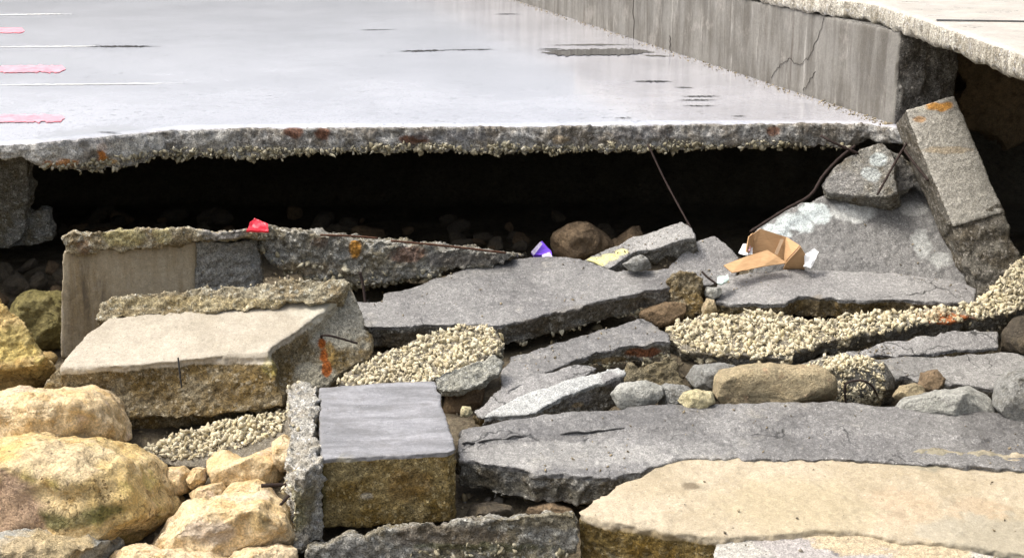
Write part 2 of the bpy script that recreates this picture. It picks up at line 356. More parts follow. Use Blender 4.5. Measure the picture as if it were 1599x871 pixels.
def pebble_variants(sub=1):
    out = []
    for k in range(14):
        bm = bmesh.new(); bmesh.ops.create_icosphere(bm, subdivisions=sub, radius=1)
        v = np.array([x.co[:] for x in bm.verts]); f = np.array([[q.index for q in x.verts] for x in bm.faces]); bm.free()
        rr = np.random.default_rng(900+k); sc = np.array((1.15, rr.uniform(.58, .95), rr.uniform(.38, .75)))
        v = v*(1+.45*vn(v*1.5+k*7.7, k)[:, None])
        for q in range(9):                                   # flat broken facets
            nn = rr.normal(size=3); nn /= np.linalg.norm(nn); h = rr.uniform(.25, .7); dd = v @ nn; v = v - nn*np.clip(dd-h, 0, None)[:, None]
        out.append((v*sc, f))
    return out
PV = pebble_variants()
def rand_rot(n, rr):
    q = rr.normal(size=(n, 4)); q /= np.linalg.norm(q, axis=1)[:, None]; a, b, c, d = q.T
    return np.stack([np.stack([1-2*(c*c+d*d), 2*(b*c-a*d), 2*(b*d+a*c)], -1), np.stack([2*(b*c+a*d), 1-2*(b*b+d*d), 2*(c*d-a*b)], -1), np.stack([2*(b*d-a*c), 2*(c*d+a*b), 1-2*(b*b+c*c)], -1)], 1)
def pebble_mesh(pts, sizes, rr):
    V = []; Fc = []; off = 0; R = rand_rot(len(pts), rr); kind = rr.integers(0, len(PV), len(pts))
    for i in range(len(pts)):
        v, f = PV[kind[i]]; V.append((v*sizes[i]) @ R[i].T + pts[i]); Fc.append(f+off); off += len(v)
    return from_arrays(np.concatenate(V), np.concatenate(Fc))
def world_arrays(o):
    co, no = arrays(o.data); off = np.array(o.location) + (np.array(o.parent.location) if o.parent else 0); return co+off, no
def pebbles(o, n, size, sel=None, mat='pebble', sink=.25, name='pebble_aggregate', parent=None, layers=1, spots=()):
    """aggregate stones bedded in the surface of o where sel(points, normals, pixels) holds."""
    co, no = world_arrays(o); _seed[0] += 1; rr = np.random.default_rng(_seed[0])
    ok = np.ones(len(co), bool) if sel is None else sel(co, no, to_px(co))
    idx = np.nonzero(ok)[0]
    if len(idx) == 0: print('no pebbles on', o.name); return
    pick = rr.choice(idx, n); sz = size[0]*.6+(size[1]*1.45-size[0]*.6)*rr.random(n)**2.3
    p = co[pick] + no[pick]*(sz*(.38-sink*2.6*rr.random(n)))[:, None] + rr.normal(size=(n, 3))*.004
    me = pebble_mesh(p, sz, rr)
    if spots: stains(me, spots, _seed[0])
    q = link(name, me, mat, parent or (o.parent or o), smooth=False); q['kind'] = 'stuff'; return q
def in_poly(px, poly):
    x, y = px[:, 0], px[:, 1]; c = np.zeros(len(px), bool); n = len(poly)
    for i in range(n):
        (x1, y1), (x2, y2) = poly[i], poly[(i+1) % n]
        if y1 != y2: c ^= ((y1 > y) != (y2 > y)) & (x < (x2-x1)*(y-y1)/(y2-y1)+x1)
    return c
def boulder(name, px, Y, depth, mat, label=None, cat='rock', group=None, box=.75, rough=.038, facet=11, sub=6, spots=(), parent=None, foot=0., fine=.006):
    """a rock whose girth follows the outline px, with its own depth towards and away from the viewer."""
    C = np.array((np.mean([p[0] for p in px]), np.mean([p[1] for p in px])))
    Pw = np.array([at(x, y, Y) for x, y in px]); c0 = at(C[0], C[1], Y)
    up = np.array((0, sP, cP)); fw = np.array((0, cP, -sP)); rt = np.array((1., 0, 0))
    # outline in the girth plane, in metres
    sc = np.linalg.norm(c0-EYE)/math.hypot(F, math.hypot(C[0]-799.5, C[1]-435.5))
    th = []; rad = []; n = len(px)
    for k in range(120):
        a = k/120*2*math.pi; d = np.array((math.cos(a), -math.sin(a))); best = 0
        for i in range(n):
            p, q = np.array(px[i], float)-C, np.array(px[(i+1) % n], float)-C; e = q-p
            den = d[0]*e[1]-d[1]*e[0]
            if abs(den) < 1e-9: continue
            t = (p[0]*e[1]-p[1]*e[0])/den; u = (p[0]*d[1]-p[1]*d[0])/den
            if t > 0 and -1e-6 <= u <= 1+1e-6: best = max(best, t)
        th.append(a); rad.append(best*sc)
    rad = np.array(rad+rad[:1]); th = np.array(th+[2*math.pi])
    bm = bmesh.new(); bmesh.ops.create_icosphere(bm, subdivisions=sub, radius=1)
    v = np.array([x.co[:] for x in bm.verts]); f = np.array([[q.index for q in x.verts] for x in bm.faces]); bm.free()
    _seed[0] += 1; s = _seed[0]; rr = np.random.default_rng(s)
    rho = np.hypot(v[:, 0], v[:, 1]); ang = np.arctan2(v[:, 1], v[:, 0]) % (2*math.pi); R = np.interp(ang, th, rad)
    rb = rho**box; wz = np.sign(v[:, 2])*np.abs(v[:, 2])**box*depth/2
    co = c0 + rt*(np.cos(ang)*R*rb)[:, None] + up*(np.sin(ang)*R*rb)[:, None] + fw*wz[:, None]
    m = rad.mean()
    for q in range(facet):                                   # broken flat facets on the faces away from the girth
        nn = rr.normal(size=3); nn[1] = -abs(nn[1])*1.6; nn /= np.linalg.norm(nn)
        dd = (co-c0) @ nn; h = np.quantile(dd, rr.uniform(.90, .975)); co = co - nn*np.clip(dd-h, 0, None)[:, None]*.92
    me = from_arrays(co, f[:, ::-1]); co, no = arrays(me)
    k = min(1., m/.15)
    d = rough*k*(fbm(co*5, 3, s)*1. + ridge(co*11, 3, s+3)*.4 + .35*fbm(co*16, 3, s+21) - .9*np.clip(ridge(co*3.4, 3, s+13)-.55, 0, 1)) + fine*(fbm(co*34, 4, s+5, .65) - .7*np.clip(ridge(co*24, 2, s+9)-.2, 0, 1))
    me.vertices.foreach_set('co', (co + no*d[:, None]).astype(np.float32).ravel()); me.update()
    if spots: stains(me, spots, s)
    o = link(name, me, mat, parent); return tag(o, label, cat, group) if parent is None else o
def tube(name, pts, r, mat, label=None, cat=None, parent=None, group=None, seg=8):
    pts = [np.array(p) for p in pts]; out = []
    for i in range(len(pts)-1):                              # Catmull-Rom
        p0, p1, p2, p3 = pts[max(i-1, 0)], pts[i], pts[i+1], pts[min(i+2, len(pts)-1)]
        for k in range(8):
            t = k/8; out.append(.5*((2*p1)+(p2-p0)*t+(2*p0-5*p1+4*p2-p3)*t*t+(3*p1-p0-3*p2+p3)*t**3))
    out.append(pts[-1]); out = np.array(out); V = []; Fc = []; n = len(out)
    for i in range(n):
        d = out[min(i+1, n-1)]-out[max(i-1, 0)]; d /= np.linalg.norm(d); a = np.cross(d, (.3, .9, .31)); a /= np.linalg.norm(a); b = np.cross(d, a)
        rr_ = r*(1+.12*math.sin(i*2.3))
        for k in range(seg): V.append(out[i]+rr_*(math.cos(2*math.pi*k/seg)*a+math.sin(2*math.pi*k/seg)*b))
    for i in range(n-1):
        for k in range(seg): Fc.append((i*seg+k, i*seg+(k+1) % seg, (i+1)*seg+(k+1) % seg, (i+1)*seg+k))
    bm = bmesh.new(); vs = [bm.verts.new(p) for p in V]
    for q in Fc: bm.faces.new([vs[i] for i in q])
    bm.faces.new(vs[:seg][::-1]); bm.faces.new(vs[-seg:])
    me = bpy.data.meshes.new('t'); bm.to_mesh(me); bm.free()
    o = link(name, me, mat, parent); return tag(o, label, cat, group) if parent is None else o
def panel(name, P, t, mat, parent, bend=0.):
    """a thin sheet through the given points, subdivided and slightly warped, with thickness t."""
    bm = bmesh.new(); vs = [bm.verts.new(p) for p in P]; bm.faces.new(vs)
    bmesh.ops.triangulate(bm, faces=bm.faces[:])
    bmesh.ops.subdivide_edges(bm, edges=bm.edges[:], cuts=5, use_grid_fill=True)
    bm.normal_update(); _seed[0] += 1
    co = np.array([v.co[:] for v in bm.verts]); d = bend*fbm(co*14, 3, _seed[0])
    for v, k in zip(bm.verts, d): v.co += v.normal*k
    bmesh.ops.solidify(bm, geom=bm.faces[:], thickness=t)
    me = bpy.data.meshes.new('p'); bm.to_mesh(me); bm.free(); return link(name, me, mat, parent, smooth=False)

#==GROUND==
# ------------------------------------------------------------------ the setting: ground
def grid(xs, ys, zf):
    X, Y = np.meshgrid(xs, ys); nx, ny = len(xs), len(ys)
    co = np.stack((X.ravel(), Y.ravel(), zf(X.ravel(), Y.ravel())), -1); i = np.arange(nx*ny).reshape(ny, nx)
    return from_arrays(co, np.stack((i[:-1, :-1], i[:-1, 1:], i[1:, 1:], i[1:, :-1]), -1).reshape(-1, 4))
def ground_z(x, y):
    p = np.stack((x, y, x*0), -1)
    z = np.where(y < 8.3, base_z(y), base_z(8.3) - .12*(y-8.3)) - .10
    z = np.where(y > 12.5, np.minimum(z + (y-12.5)*.5, -.2), z)
    z = np.where(y > 16, -.9, z)
    z = np.maximum(z, -2.2)
    return z + .05*fbm(p*2.2, 3, 5) + .02*fbm(p*9, 3, 8)
xs = np.concatenate((np.linspace(-120, -4, 24), np.arange(-3.9, 3.9, .035), np.linspace(4, 120, 24)))
ys = np.concatenate((np.linspace(-60, 4.4, 24), np.arange(4.5, 11, .035), np.arange(11, 17, .15), np.linspace(17.5, 160, 24)))
g = link('ground', grid(xs, ys, ground_z), 'sandground', origin=(0, 0, 0)); g['kind'] = 'structure'

# ------------------------------------------------------------------ the pavement slab with its broken, overhanging front edge
EDGE_PX = [(-500, 290), (-200, 245), (0, 226), (60, 222), (133, 215), (200, 209), (277, 201), (400, 199), (533, 198), (800, 197), (1066, 193), (1250, 192), (1360, 193), (1400, 200), (1450, 206)]
E = np.array([on_z(x, y) for x, y in EDGE_PX]); E = np.concatenate(([(-30, E[0, 1]+.2, 0)], E))
BOT_PX = [(-500, 330), (-200, 260), (0, 243), (67, 262), (147, 266), (200, 261), (240, 246), (400, 247), (533, 236), (700, 234), (800, 237), (900, 235), (1066, 234), (1150, 227), (1300, 228), (1400, 222), (1450, 222)]
def pav():
    x0, x1 = -3.6, E[-1, 0]
    xs = np.concatenate((np.linspace(-30, x0-.2, 10), np.arange(x0, x1, .011), [x1]))
    ye = np.interp(xs, E[:, 0], E[:, 1]); p1 = np.stack((xs, xs*0, xs*0), -1)
    ye = ye + .012*fbm(p1*7, 4, 3) + .006*fbm(p1*40, 2, 4)
    bx = np.array([at(x, y, np.interp(at(x, y, 8.5)[0], E[:, 0], E[:, 1])) for x, y in BOT_PX])
    th = np.maximum(np.interp(xs, bx[:, 0], -bx[:, 2]), .07) + .008*fbm(p1*20, 3, 9)
    prof = [(60, 0), (40, 0), (25, 0), (18, 0), (14, 0), (12, 0), (8, 0), (6, 0), (4, 0), (3, 0), (2.2, 0), (1.6, 0), (1.2, 0), (.9, 0), (.7, 0), (.5, 0)] + [(d, 0) for d in np.arange(.4, .03, -.03)] + [(.02, 0), (.008, .03)]
    prof += [(-.004-.012*math.sin(math.pi*k/14), .06+.94*k/14) for k in range(15)]
    prof += [(.02, 1.0), (.05, .99), (.12, .98), (.3, .97), (.8, .95), (2, .95), (5, .95), (8, .95)]
    V = []; tp = []
    for d, k in prof:
        y = np.minimum(ye+d, 70) if d < 10 else ye*0+8.6+d
        V.append(np.stack((xs, y, -th*k), -1)); tp.append(np.full(len(xs), 1. if k < .05 else 0.))
    V = np.concatenate(V); tp = np.concatenate(tp); m, n = len(xs), len(prof); i = np.arange(m*n).reshape(n, m)
    me = from_arrays(V, np.stack((i[:-1, :-1], i[1:, :-1], i[1:, 1:], i[:-1, 1:]), -1).reshape(-1, 4))
    co, no = arrays(me); f = (1-tp)*sstep(.3, .08, co[:, 1]-np.interp(co[:, 0], E[:, 0], E[:, 1]))
    d = f*(.02*fbm(co*11, 3, 41)+.016*ridge(co*19, 3, 42)+.008*fbm(co*50, 2, 43)); near = tp*(co[:, 1] < 9.2)*sstep(.10, .0, co[:, 1]-np.interp(co[:, 0], E[:, 0], E[:, 1]))
    d = d - near*.007*(1+ridge(co*14, 3, 44))
    co2 = co + no*d[:, None]; me.vertices.foreach_set('co', co2.astype(np.float32).ravel()); me.update()
    me.attributes.new('top', 'FLOAT', 'POINT').data.foreach_set('value', (tp*(1-.55*near)).astype(np.float32))
    stains(me, [(75, 256, .06, .02, (.42, .16, .05), .7), (100, 254, .10, .028, (.45, .20, .05), .85), (90, 244, .04, .03, 'rustdark', .6), (165, 240, .03, .07, (.40, .14, .02), .95), (172, 254, .05, .03, (.45, .26, .06), .7), (455, 212, .06, .035, 'rustdark', .9), (500, 212, .05, .035, 'rustdark', .9), (645, 222, .10, .03, 'rustdark', .85), (1210, 207, .05, .03, 'rustdark', .8), (880, 220, .07, .03, 'tan', .5), (60, 238, .3, .06, (.52, .51, .47), .75), (200, 232, .2, .08, (.50, .49, .45), .7), (330, 222, .15, .05, (.45, .44, .40), .5), (150, 208, .35, .04, (.30, .30, .30), .55), (700, 215, .3, .03, (.16, .16, .17), .5), (1000, 210, .2, .04, (.15, .15, .16), .4)], 77)
    return me
def pavement_mat():
    t = NT('wet_pavement'); v = t.vec()
    big = t.noise(v, .8, 6, .6); mid = t.noise(v, 6, 7, .65); fine = t.noise(v, 55, 4, .7)
    tc = t.mix(t.rng(big, .35, .65), (.47, .475, .52), (.58, .585, .635)); tc = t.mix(t.rng(mid, .55, .75, 0, .3), tc, (.28, .28, .29)); tc = t.mix(t.rng(fine, .45, .28, 0, .6), tc, (.16, .16, .16)); tc = t.mix(t.math('MULTIPLY', t.rng(t.noise(v, 16, 6, .75), .57, .66, 0, .8), t.rng(t.noise(v, 1.7, 4, .6), .42, .58)), tc, (.11, .11, .11))
    sc = t.mix(t.rng(t.noise(v, 8, 7, .65), .38, .62), (.27, .27, .26), (.17, .15, .12)); sc = t.mix(t.rng(t.noise(v, 28, 5, .7), .52, .66, 0, .8), sc, (.50, .49, .45)); sc = t.mix(t.math('MULTIPLY', t.rng(fine, .47, .34), .85), sc, (.05, .045, .04))
    tw = t.rng(t.math('ADD', t.attr('top'), t.math('MULTIPLY', t.math('SUBTRACT', mid, .5), .9)), .35, .65)
    rg = t.mixf(tw, .85, t.rng(t.noise(v, 3.5, 7, .65), .35, .70, .20, .27))
    n = t.bump(t.math('ADD', mid, t.math('MULTIPLY', fine, .6)), t.mixf(tw, .8, .022), .02)
    t.b.inputs['Coat Weight'].default_value = 0
    t.l(tw, t.b.inputs['Coat Weight']); t.b.inputs['Coat Roughness'].default_value = .12
    return t.end(t.grit(t.stain(t.mix(tw, sc, tc)), v, 120, t.mixf(tw, .9, .15)), rg, n, .5)
M['pavement'] = pavement_mat()
pavement = link('pavement', pav(), 'pavement', origin=(0, 8.6, 0)); pavement['kind'] = 'structure'
pebbles(pavement, 1900, (.010, .023), lambda co, no, px: (co[:, 2] < -.1) & (co[:, 1] < np.interp(co[:, 0], E[:, 0], E[:, 1])+.03) & (np.abs(co[:, 0]) < 3.4) & (fbm(co*4, 2, 5)+(-.115-co[:, 2])*18 > .0), 'pebblegrey')
def flat(name, quads, z, mat, parent=None):
    bm = bmesh.new()
    for q in quads:
        P = [on_z(x, y, z) for x, y in q]; bm.faces.new([bm.verts.new(p) for p in jag_ring(P, .12, 0, 1)])
    me = bpy.data.meshes.new(name); bm.normal_update(); bm.to_mesh(me); bm.free(); return link(name, me, mat, parent, smooth=False)
t = NT('faded_pink_paint'); v = t.vec(); nn = t.noise(v, 18, 6, .7)
M['pink'] = t.end(t.mix(t.rng(nn, .3, .75), (.88, .20, .25), (.82, .40, .45)), .5, None, .25)
M['whiteline'] = plain('worn_white_line', (.8, .8, .76), .4, .1)
def worn(x0, x1, y0, y1, hh, taper=.25, jit=.35, seed=0, n=26):
    rr = np.random.default_rng(seed); xs_ = np.linspace(x0, x1, n); f = np.clip(np.minimum(np.arange(n), np.arange(n)[::-1])/(n*taper+.01), .12, 1)
    yc = y0+(y1-y0)*np.linspace(0, 1, n)+rr.normal(size=n)*hh*.12
    up_ = [(x, y-hh*k*(1-jit*rr.random())) for x, y, k in zip(xs_, yc, f)]; dn = [(x, y+hh*k*(1-jit*rr.random())) for x, y, k in zip(xs_, yc, f)]
    return up_ + dn[::-1]
for k, q in enumerate([(-20, 38, 48, 47.5, 4), (-4, 102, 108, 107.5, 5.5), (-20, 101, 185, 184.5, 6)]):
    flat('painted_mark', [worn(*q, taper=.06, jit=.12, seed=k, n=40)], .005, 'pink', pavement)  # flat pink bars just above the pavement top
for k, q in enumerate([(-20, 285, 133, 130, .9), (-20, 180, 73.5, 72, .8), (-20, 112, 23.5, 22, .8)]):
    flat('painted_line', [worn(*q, seed=k+5, jit=.7, n=40)], .004, 'whiteline', pavement)  # thin pale lines laid flat on the pavement top
t = NT('water'); M['water'] = t.end((.05, .05, .05), .02, None, .6)
M['crack'] = plain('wet_dirt', (.03, .03, .03), .9, .3); M['hairline'] = plain('hairline_crack', (.07, .062, .052), .9, .4)  # near-black, shared by pavement dashes, seams and splits
def pool(px, z=.006): 
    o = flat('puddle', [px], z, 'water'); o['kind'] = 'structure'
pool(worn(845, 1022, 82.5, 80.5, 5.6, .22, .3, 5, 60)); pool(worn(1000, 1052, 86, 88, 1.2, .3, .7, 6, 24)); pool(worn(838, 900, 78.5, 78.5, .9, .3, .7, 8, 24))
pool(worn(855, 990, 70.5, 69.5, 1.2, .3, .7, 77, 30))
for k, q in enumerate([(133, 252, 72.5, 72.5, 1.5), (623, 700, 80, 78.5, 1.6), (690, 776, 78, 77, 1.0), (840, 880, 76.5, 76, .8), (988, 1053, 127, 127, 1.5), (1052, 1085, 136, 137, .8), (1064, 1126, 150.5, 150, 1.2), (1056, 1121, 156.5, 156, 1.2), (1062, 1122, 165, 165, 1.0), (958, 988, 184, 184, .8), (1140, 1165, 181, 181, .8), (150, 190, 206, 207, .8), (560, 620, 47, 46, .6), (770, 815, 22, 22, .6)]):
    flat('surface_crack', [worn(*q, taper=.3, jit=.85, seed=k+20, n=34)], .004, 'crack', pavement)  # flat dark dashes with ragged outline on the pavement top
# ------------------------------------------------------------------ low wall, coping and the earth bank behind it
A, B = on_z(1395, 194), on_z(800, -1); dirw = (B-A)/np.linalg.norm(B-A); nr = np.array((dirw[1], -dirw[0], 0)); L = 21.
if nr[0] < 0: nr = -nr
WALL_H, WALL_T = .545, .40
def box_prism(bm, base, h, planes=None, faces=(), jag=.004, seed=1):
    rr = np.random.default_rng(seed); lo = [np.array(p, float) for p in base]; hi = [p+np.array((0, 0, h)) for p in lo]
    bv = [bm.verts.new(p) for p in lo]; tv = [bm.verts.new(p) for p in hi]; k = len(lo)
    bm.faces.new(tv); bm.faces.new(bv[::-1])
    for i in range(k): bm.faces.new((tv[i], bv[i], bv[(i+1) % k], tv[(i+1) % k]))
def quad_ccw(p): return p
bm = bmesh.new(); A0 = A - np.array((0, 0, .02))
box_prism(bm, [A0, A0+nr*WALL_T, A0+nr*WALL_T+dirw*L, A0+dirw*L], WALL_H+.02)
me = remesh(bm, .016); set_top(me, [(A, -nr)], .016, 1.4)
co, no = arrays(me); tpv = np.empty(len(co), np.float32); me.attributes['top'].data.foreach_get('value', tpv)
endf = (no @ (-dirw)) > .6
d = np.where(endf, .03*fbm(co*7, 4, 3)+.02*ridge(co*15, 3, 4)-.01, .004*fbm(co*6, 3, 5))
me.vertices.foreach_set('co', (co+no*d[:, None]).astype(np.float32).ravel()); me.update()
wall = tag(link('low_wall', me, 'wall'), 'low streaked grey concrete wall running back along the right of the wet pavement', 'wall')
wn = -nr
def on_wall(px, py, lift=.004):
    r_ = ray(px, py); q = A + wn*lift; return EYE + r_*(np.dot(q-EYE, wn)/np.dot(r_, wn))
def wall_line(name, pts, r_, mat='hairline'):
    P = [on_wall(x, y) for x, y in pts]; rr = np.random.default_rng(int(pts[0][0])); q = []
    for i in range(len(P)-1):
        for k in range(6): q.append(P[i]+(P[i+1]-P[i])*k/6+np.array((0, 0, 1))*rr.normal()*.004+dirw*rr.normal()*.006)
    q.append(P[-1]); tube(name, q, r_, mat, parent=wall, seg=5)
wall_line('crack', [(1287, 28), (1276, 62), (1262, 92), (1248, 102), (1232, 92), (1216, 104), (1204, 122)], .002)
wall_line('crack', [(1272, 112), (1262, 128), (1254, 142)], .002)
wall_line('joint', [(989, -2), (990, 68)], .003); wall_line('joint', [(1046, 56), (1046, 84)], .003)
rr = np.random.default_rng(44); n = 900; u_ = rr.random(n)**1.6*9; off_ = np.abs(rr.normal(size=n))*.05+.006
gp_ = A[None]+dirw*u_[:, None]+wn*off_[:, None]; gs_ = .003+.011*rr.random(n)**3; gp_[:, 2] = gs_*.3
q = link('grit', pebble_mesh(gp_, gs_, rr), 'gravel', origin=A, smooth=False); q['kind'] = 'stuff'
CAP_PX = [(900, -75), (1176, -26), (1283, -6), (1363, 4), (1406, 17), (1526, 58), (1599, 83), (1760, 145), (1900, 210)]
CZ = WALL_H + .125
cp = [on_z(x, y, CZ) for x, y in CAP_PX]
bm = bmesh.new(); cp = jag_ring(cp + [np.array((9, cp[-1][1]+1.5, CZ)), np.array((9, 22, CZ)), np.array((cp[0][0]+.6, 22., CZ))], .03, .004, 3)
cp = [p*np.array((1, 1, 0))+np.array((0, 0, CZ)) for p in cp]
lo = [p-np.array((0, 0, .128)) for p in cp]
bv = [bm.verts.new(p) for p in lo]; tv = [bm.verts.new(p) for p in cp]; k = len(lo)
bm.faces.new(tv); bm.faces.new(bv[::-1])
for i in range(k): bm.faces.new((tv[i], bv[i], bv[(i+1) % k], tv[(i+1) % k]))
me = remesh(bm, .02); set_top(me, [(np.array((0, 0, CZ)), np.array((0, 0, 1.)))], .02)
co, no = arrays(me); side = np.abs(no[:, 2]) < .6; low = co[:, 2] < CZ-.09
drip = vn(co*np.array((45, 20, 0))+3.1, 4)*.5+vn(co*np.array((16, 8, 0)), 6)*.5
co2 = co + no*(np.where(side, .012*fbm(co*9, 3, 5)+.008*ridge(co*22, 2, 6), .002*fbm(co*3, 2, 5)))[:, None]; co2[:, 2] += np.where(low, .022*drip, 0)
me.vertices.foreach_set('co', co2.astype(np.float32).ravel()); me.update()
coping = tag(link('coping_slab', me, 'coping'), 'pale broad coping slab with dripping ragged edge, lying over the low wall at upper right', 'coping')
seam = flat('seam', [[(1462, 30.5), (1640, 33), (1640, 34.5), (1462, 32)]], CZ+.005, 'crack', coping)
bk = Plane((1500, 160), 9.25, 'v', .05)
chunk('earth_bank', [dict(px=[(1490, 40), (1500, 205), (1560, 222), (1640, 225), (1800, 235), (1800, 30)], plane=bk, t=3., ext=(.05, 1, 0), jag=.03, step=.1)], 'earth',
      'dark brown bank of earth and stones in shade beneath the coping slab', 'earth bank', vox=.02, rough=.05)

#==THINGS==
# ------------------------------------------------------------------ rubble at the left, back to front
fb = Plane((0, 300), 8.62, 'v', .12)
chunk('foundation_block', [dict(px=[(-330, 225), (-330, 390), (0, 388), (30, 378), (40, 330), (42, 250), (38, 225)], plane=fb, t=.14, ext=(0, 1, 0), top=False, jag=.012),
      dict(px=[(10, 330), (76, 326), (84, 374), (50, 384), (10, 384)], plane=Plane((60, 340), 8.72, 'v', .05), t=.1, ext=(0, 1, 0), top=False, jag=.005)], 'edge',
      'dark grey concrete foundation stub under the left end of the wet pavement', 'concrete block', rough=.022)
r = empty('kerb_block', at(240, 540, 7.5)); tag(r, 'upright brown streaked concrete block with yellowish crusted top, behind the gutter stone', 'concrete block')
kp = Plane((100, 540), 7.42, 'v', .14)
chunk('block_body', [dict(px=[(97, 391), (200, 384), (306, 374), (302, 560), (94, 560)], plane=kp, t=.34, ext=(.0, 1, -.2), jag=.003)], 'streaked', parent=r, rough=.012, topr=.002)
Yk = kp.hit(304, 450)[1]
chunk('broken_end', [dict(px=[(303, 378), (392, 372), (398, 440), (396, 560), (303, 560)], plane=Plane((303, 450), Yk+.005, 'v', .35), t=.3, ext=(0, 1, -.2), top=False, jag=.008)], 'rough', parent=r, rough=.025, spots=[(345, 420, .3, .3, (.27, .27, .25), .6)])
cr = chunk('crust', [dict(px=[(95, 370), (150, 360), (260, 357), (402, 358), (402, 374), (330, 376), (240, 390), (150, 396), (100, 399)], plane=Plane((100, 385), 7.385, 'v', .14), t=.40, ext=(0, 1, -.27), top=False, jag=.008)], 'crust', parent=r, rough=.026,
      spots=[(190, 373, .10, .06, (.42, .37, .17), .7), (250, 370, .05, .06, (.42, .37, .17), .6), (130, 380, .04, .05, 'rustdark', .5), (350, 366, .12, .05, 'grey', .6)])
fp = Plane((400, 380), 7.82, 'v', .10)
r3 = chunk('pavement_edge_fragment', [dict(px=[(392, 358), (420, 357), (560, 371), (700, 387), (805, 399), (790, 412), (700, 424), (640, 440), (560, 446), (500, 440), (450, 424), (398, 394)], plane=fp, t=.42, ext=(.15, 1, -.25), top=False, jag=.012)], 'edge',
      'long broken pavement edge with rough grey face and rust patch, behind the largest flat slab', 'concrete fragment', rough=.034,
      spots=[(554, 392, .035, .06, (.42, .20, .03), .95), (640, 400, .10, .05, 'rustdark', .7), (500, 385, .05, .03, 'rustdark', .4), (720, 405, .25, .04, (.12, .11, .10), .7), (470, 425, .2, .04, 'tan', .4)])
pebbles(r3, 620, (.012, .028), lambda co, no, px: (no[:, 1] < .2) & in_poly(px, [(405, 385), (450, 402), (520, 415), (600, 420), (680, 418), (690, 440), (560, 455), (440, 430)]), 'pebblegrey')
tube('rebar', [at(562, 425, 7.75), at(567, 445, 7.74), at(571, 478, 7.7)], .008, 'rustdark', 'short rusty rod hanging from the underside of the long broken pavement edge', 'rebar')
for (a, b) in [((500, 368), (590, 373)), ((610, 377), (790, 396))]:
    tube('reinforcing_wire', [at(a[0], a[1]-1, 7.83), at((a[0]+b[0])/2, (a[1]+b[1])/2-2, 7.84), at(b[0], b[1]-1, 7.87)], .006, 'rust', parent=r3)

# gutter stone with its raised lip
gp = Plane((300, 560), 6.72, .36, .02)
r = empty('gutter_stone', at(310, 655, 6.85)); tag(r, 'large tilted gutter stone with smooth pale channel, rough raised lip and orange rust streak', 'gutter stone')
gt = [(92, 574), (108, 550), (135, 520), (168, 496), (320, 476), (525, 452), (524, 470), (470, 512), (418, 547), (370, 552), (300, 560), (200, 570)]
ep = Plane((445, 600), 6.80, 1.0, -.5)
chunk('channel', [dict(px=gt, plane=gp, t=.36, ext=(.0, .12, -1), under=1.04, jag=.002),
                  dict(px=[(44, 624), (66, 596), (98, 566), (160, 562), (330, 556), (420, 547), (446, 636), (330, 650), (180, 656), (60, 640)], plane=Plane((180, 655), 6.64, 2.1, .12), t=.22, ext=(0, 1, -.2), top=False, jag=.007),
                  dict(px=[(402, 549), (462, 508), (522, 462), (534, 438), (548, 446), (566, 490), (582, 522), (578, 562), (505, 602), (440, 638), (400, 645)], plane=ep, t=.40, ext=(-.1, .5, -1), top=False, jag=.009)],
      'gutter', parent=r, rough=.020, topr=.003, vox=.0085, worn=14, spread=.045, spots=[(520, 525, .04, .03, 'yellow', .3), (420, 575, .05, .06, 'yellow', .25), (530, 500, .22, .16, (.46, .44, .36), .8), (490, 590, .12, .10, (.38, .36, .28), .7),
      (350, 610, .08, .05, 'mud', .6), (250, 615, .10, .04, 'mud', .5), (518, 548, .035, .07, (.42, .27, .08), .6), (505, 533, .020, .035, 'rust', 1.), (508, 550, .022, .045, 'rust', 1.), (513, 572, .024, .045, 'rust', .95)])
lipY = gp.hit(300, 490)[1]
lp = chunk('raised_lip', [dict(px=[(148, 502), (160, 470), (175, 462), (260, 454), (370, 443), (440, 434), (535, 431), (548, 440), (528, 466), (400, 482), (250, 496), (175, 500)], plane=Plane((300, 490), lipY-.01, 1.5, .03), t=.17, jag=.012, top=False)],
      'crust', parent=r, rough=.026, spots=[(300, 470, .5, .03, (.36, .29, .14), .5), (250, 485, .4, .02, (.24, .18, .08), .5)])
pebbles(lp, 300, (.006, .014), lambda co, no, px: no[:, 2] > .6, 'pebble', sink=.5)
P0 = ep.hit(503, 520, .03)
tube('rebar', [P0+np.array((-.006, .02, -.03)), P0+np.array((.0, -.004, -.012)), P0+np.array((.05, -.012, -.012)), ep.hit(558, 536, .022)], .0055, 'rustdark', parent=r)
tube('split_line', [at(278, 558, gp.hit(278, 558)[1]-.02), at(281, 585, gp.hit(280, 560)[1]-.035), at(284, 605, gp.hit(280, 560)[1]-.035)], .004, 'crack', parent=r)

chunk('boulder', [dict(px=[(-80, 400), (-20, 448), (2, 466), (40, 510), (78, 558), (60, 570), (-80, 580)], plane=Plane((40, 560), 6.85, 1.3, -.35), t=.3, jag=.008, top=False)], 'limed',
      'angular yellow boulder with straight sloping side, cut off by the left edge', 'rock', rough=.03, worn=10, spots=[(20, 530, .14, .08, (.24, .22, .06), .5), (10, 550, .2, .03, (.62, .50, .16), .6)])
boulder('boulder', [(-60, 556), (0, 553), (50, 553), (80, 560), (70, 590), (50, 625), (-60, 630)], 7.12, .4, 'ochre', 'low ochre brown rock under the pointed yellow boulder at the left edge')
boulder('boulder', [(15, 480), (40, 458), (80, 458), (130, 470), (140, 545), (60, 555), (20, 530)], 7.65, .5, 'green', 'green algae covered rock in the shade beside the upright streaked block')
boulder('boulder', [(-60, 620), (0, 614), (70, 613), (150, 617), (175, 632), (193, 665), (196, 705), (100, 720), (-60, 720)], 6.42, .7, 'lime', 'smooth pale orange boulder in front of the gutter stone, flat on top', box=.6)
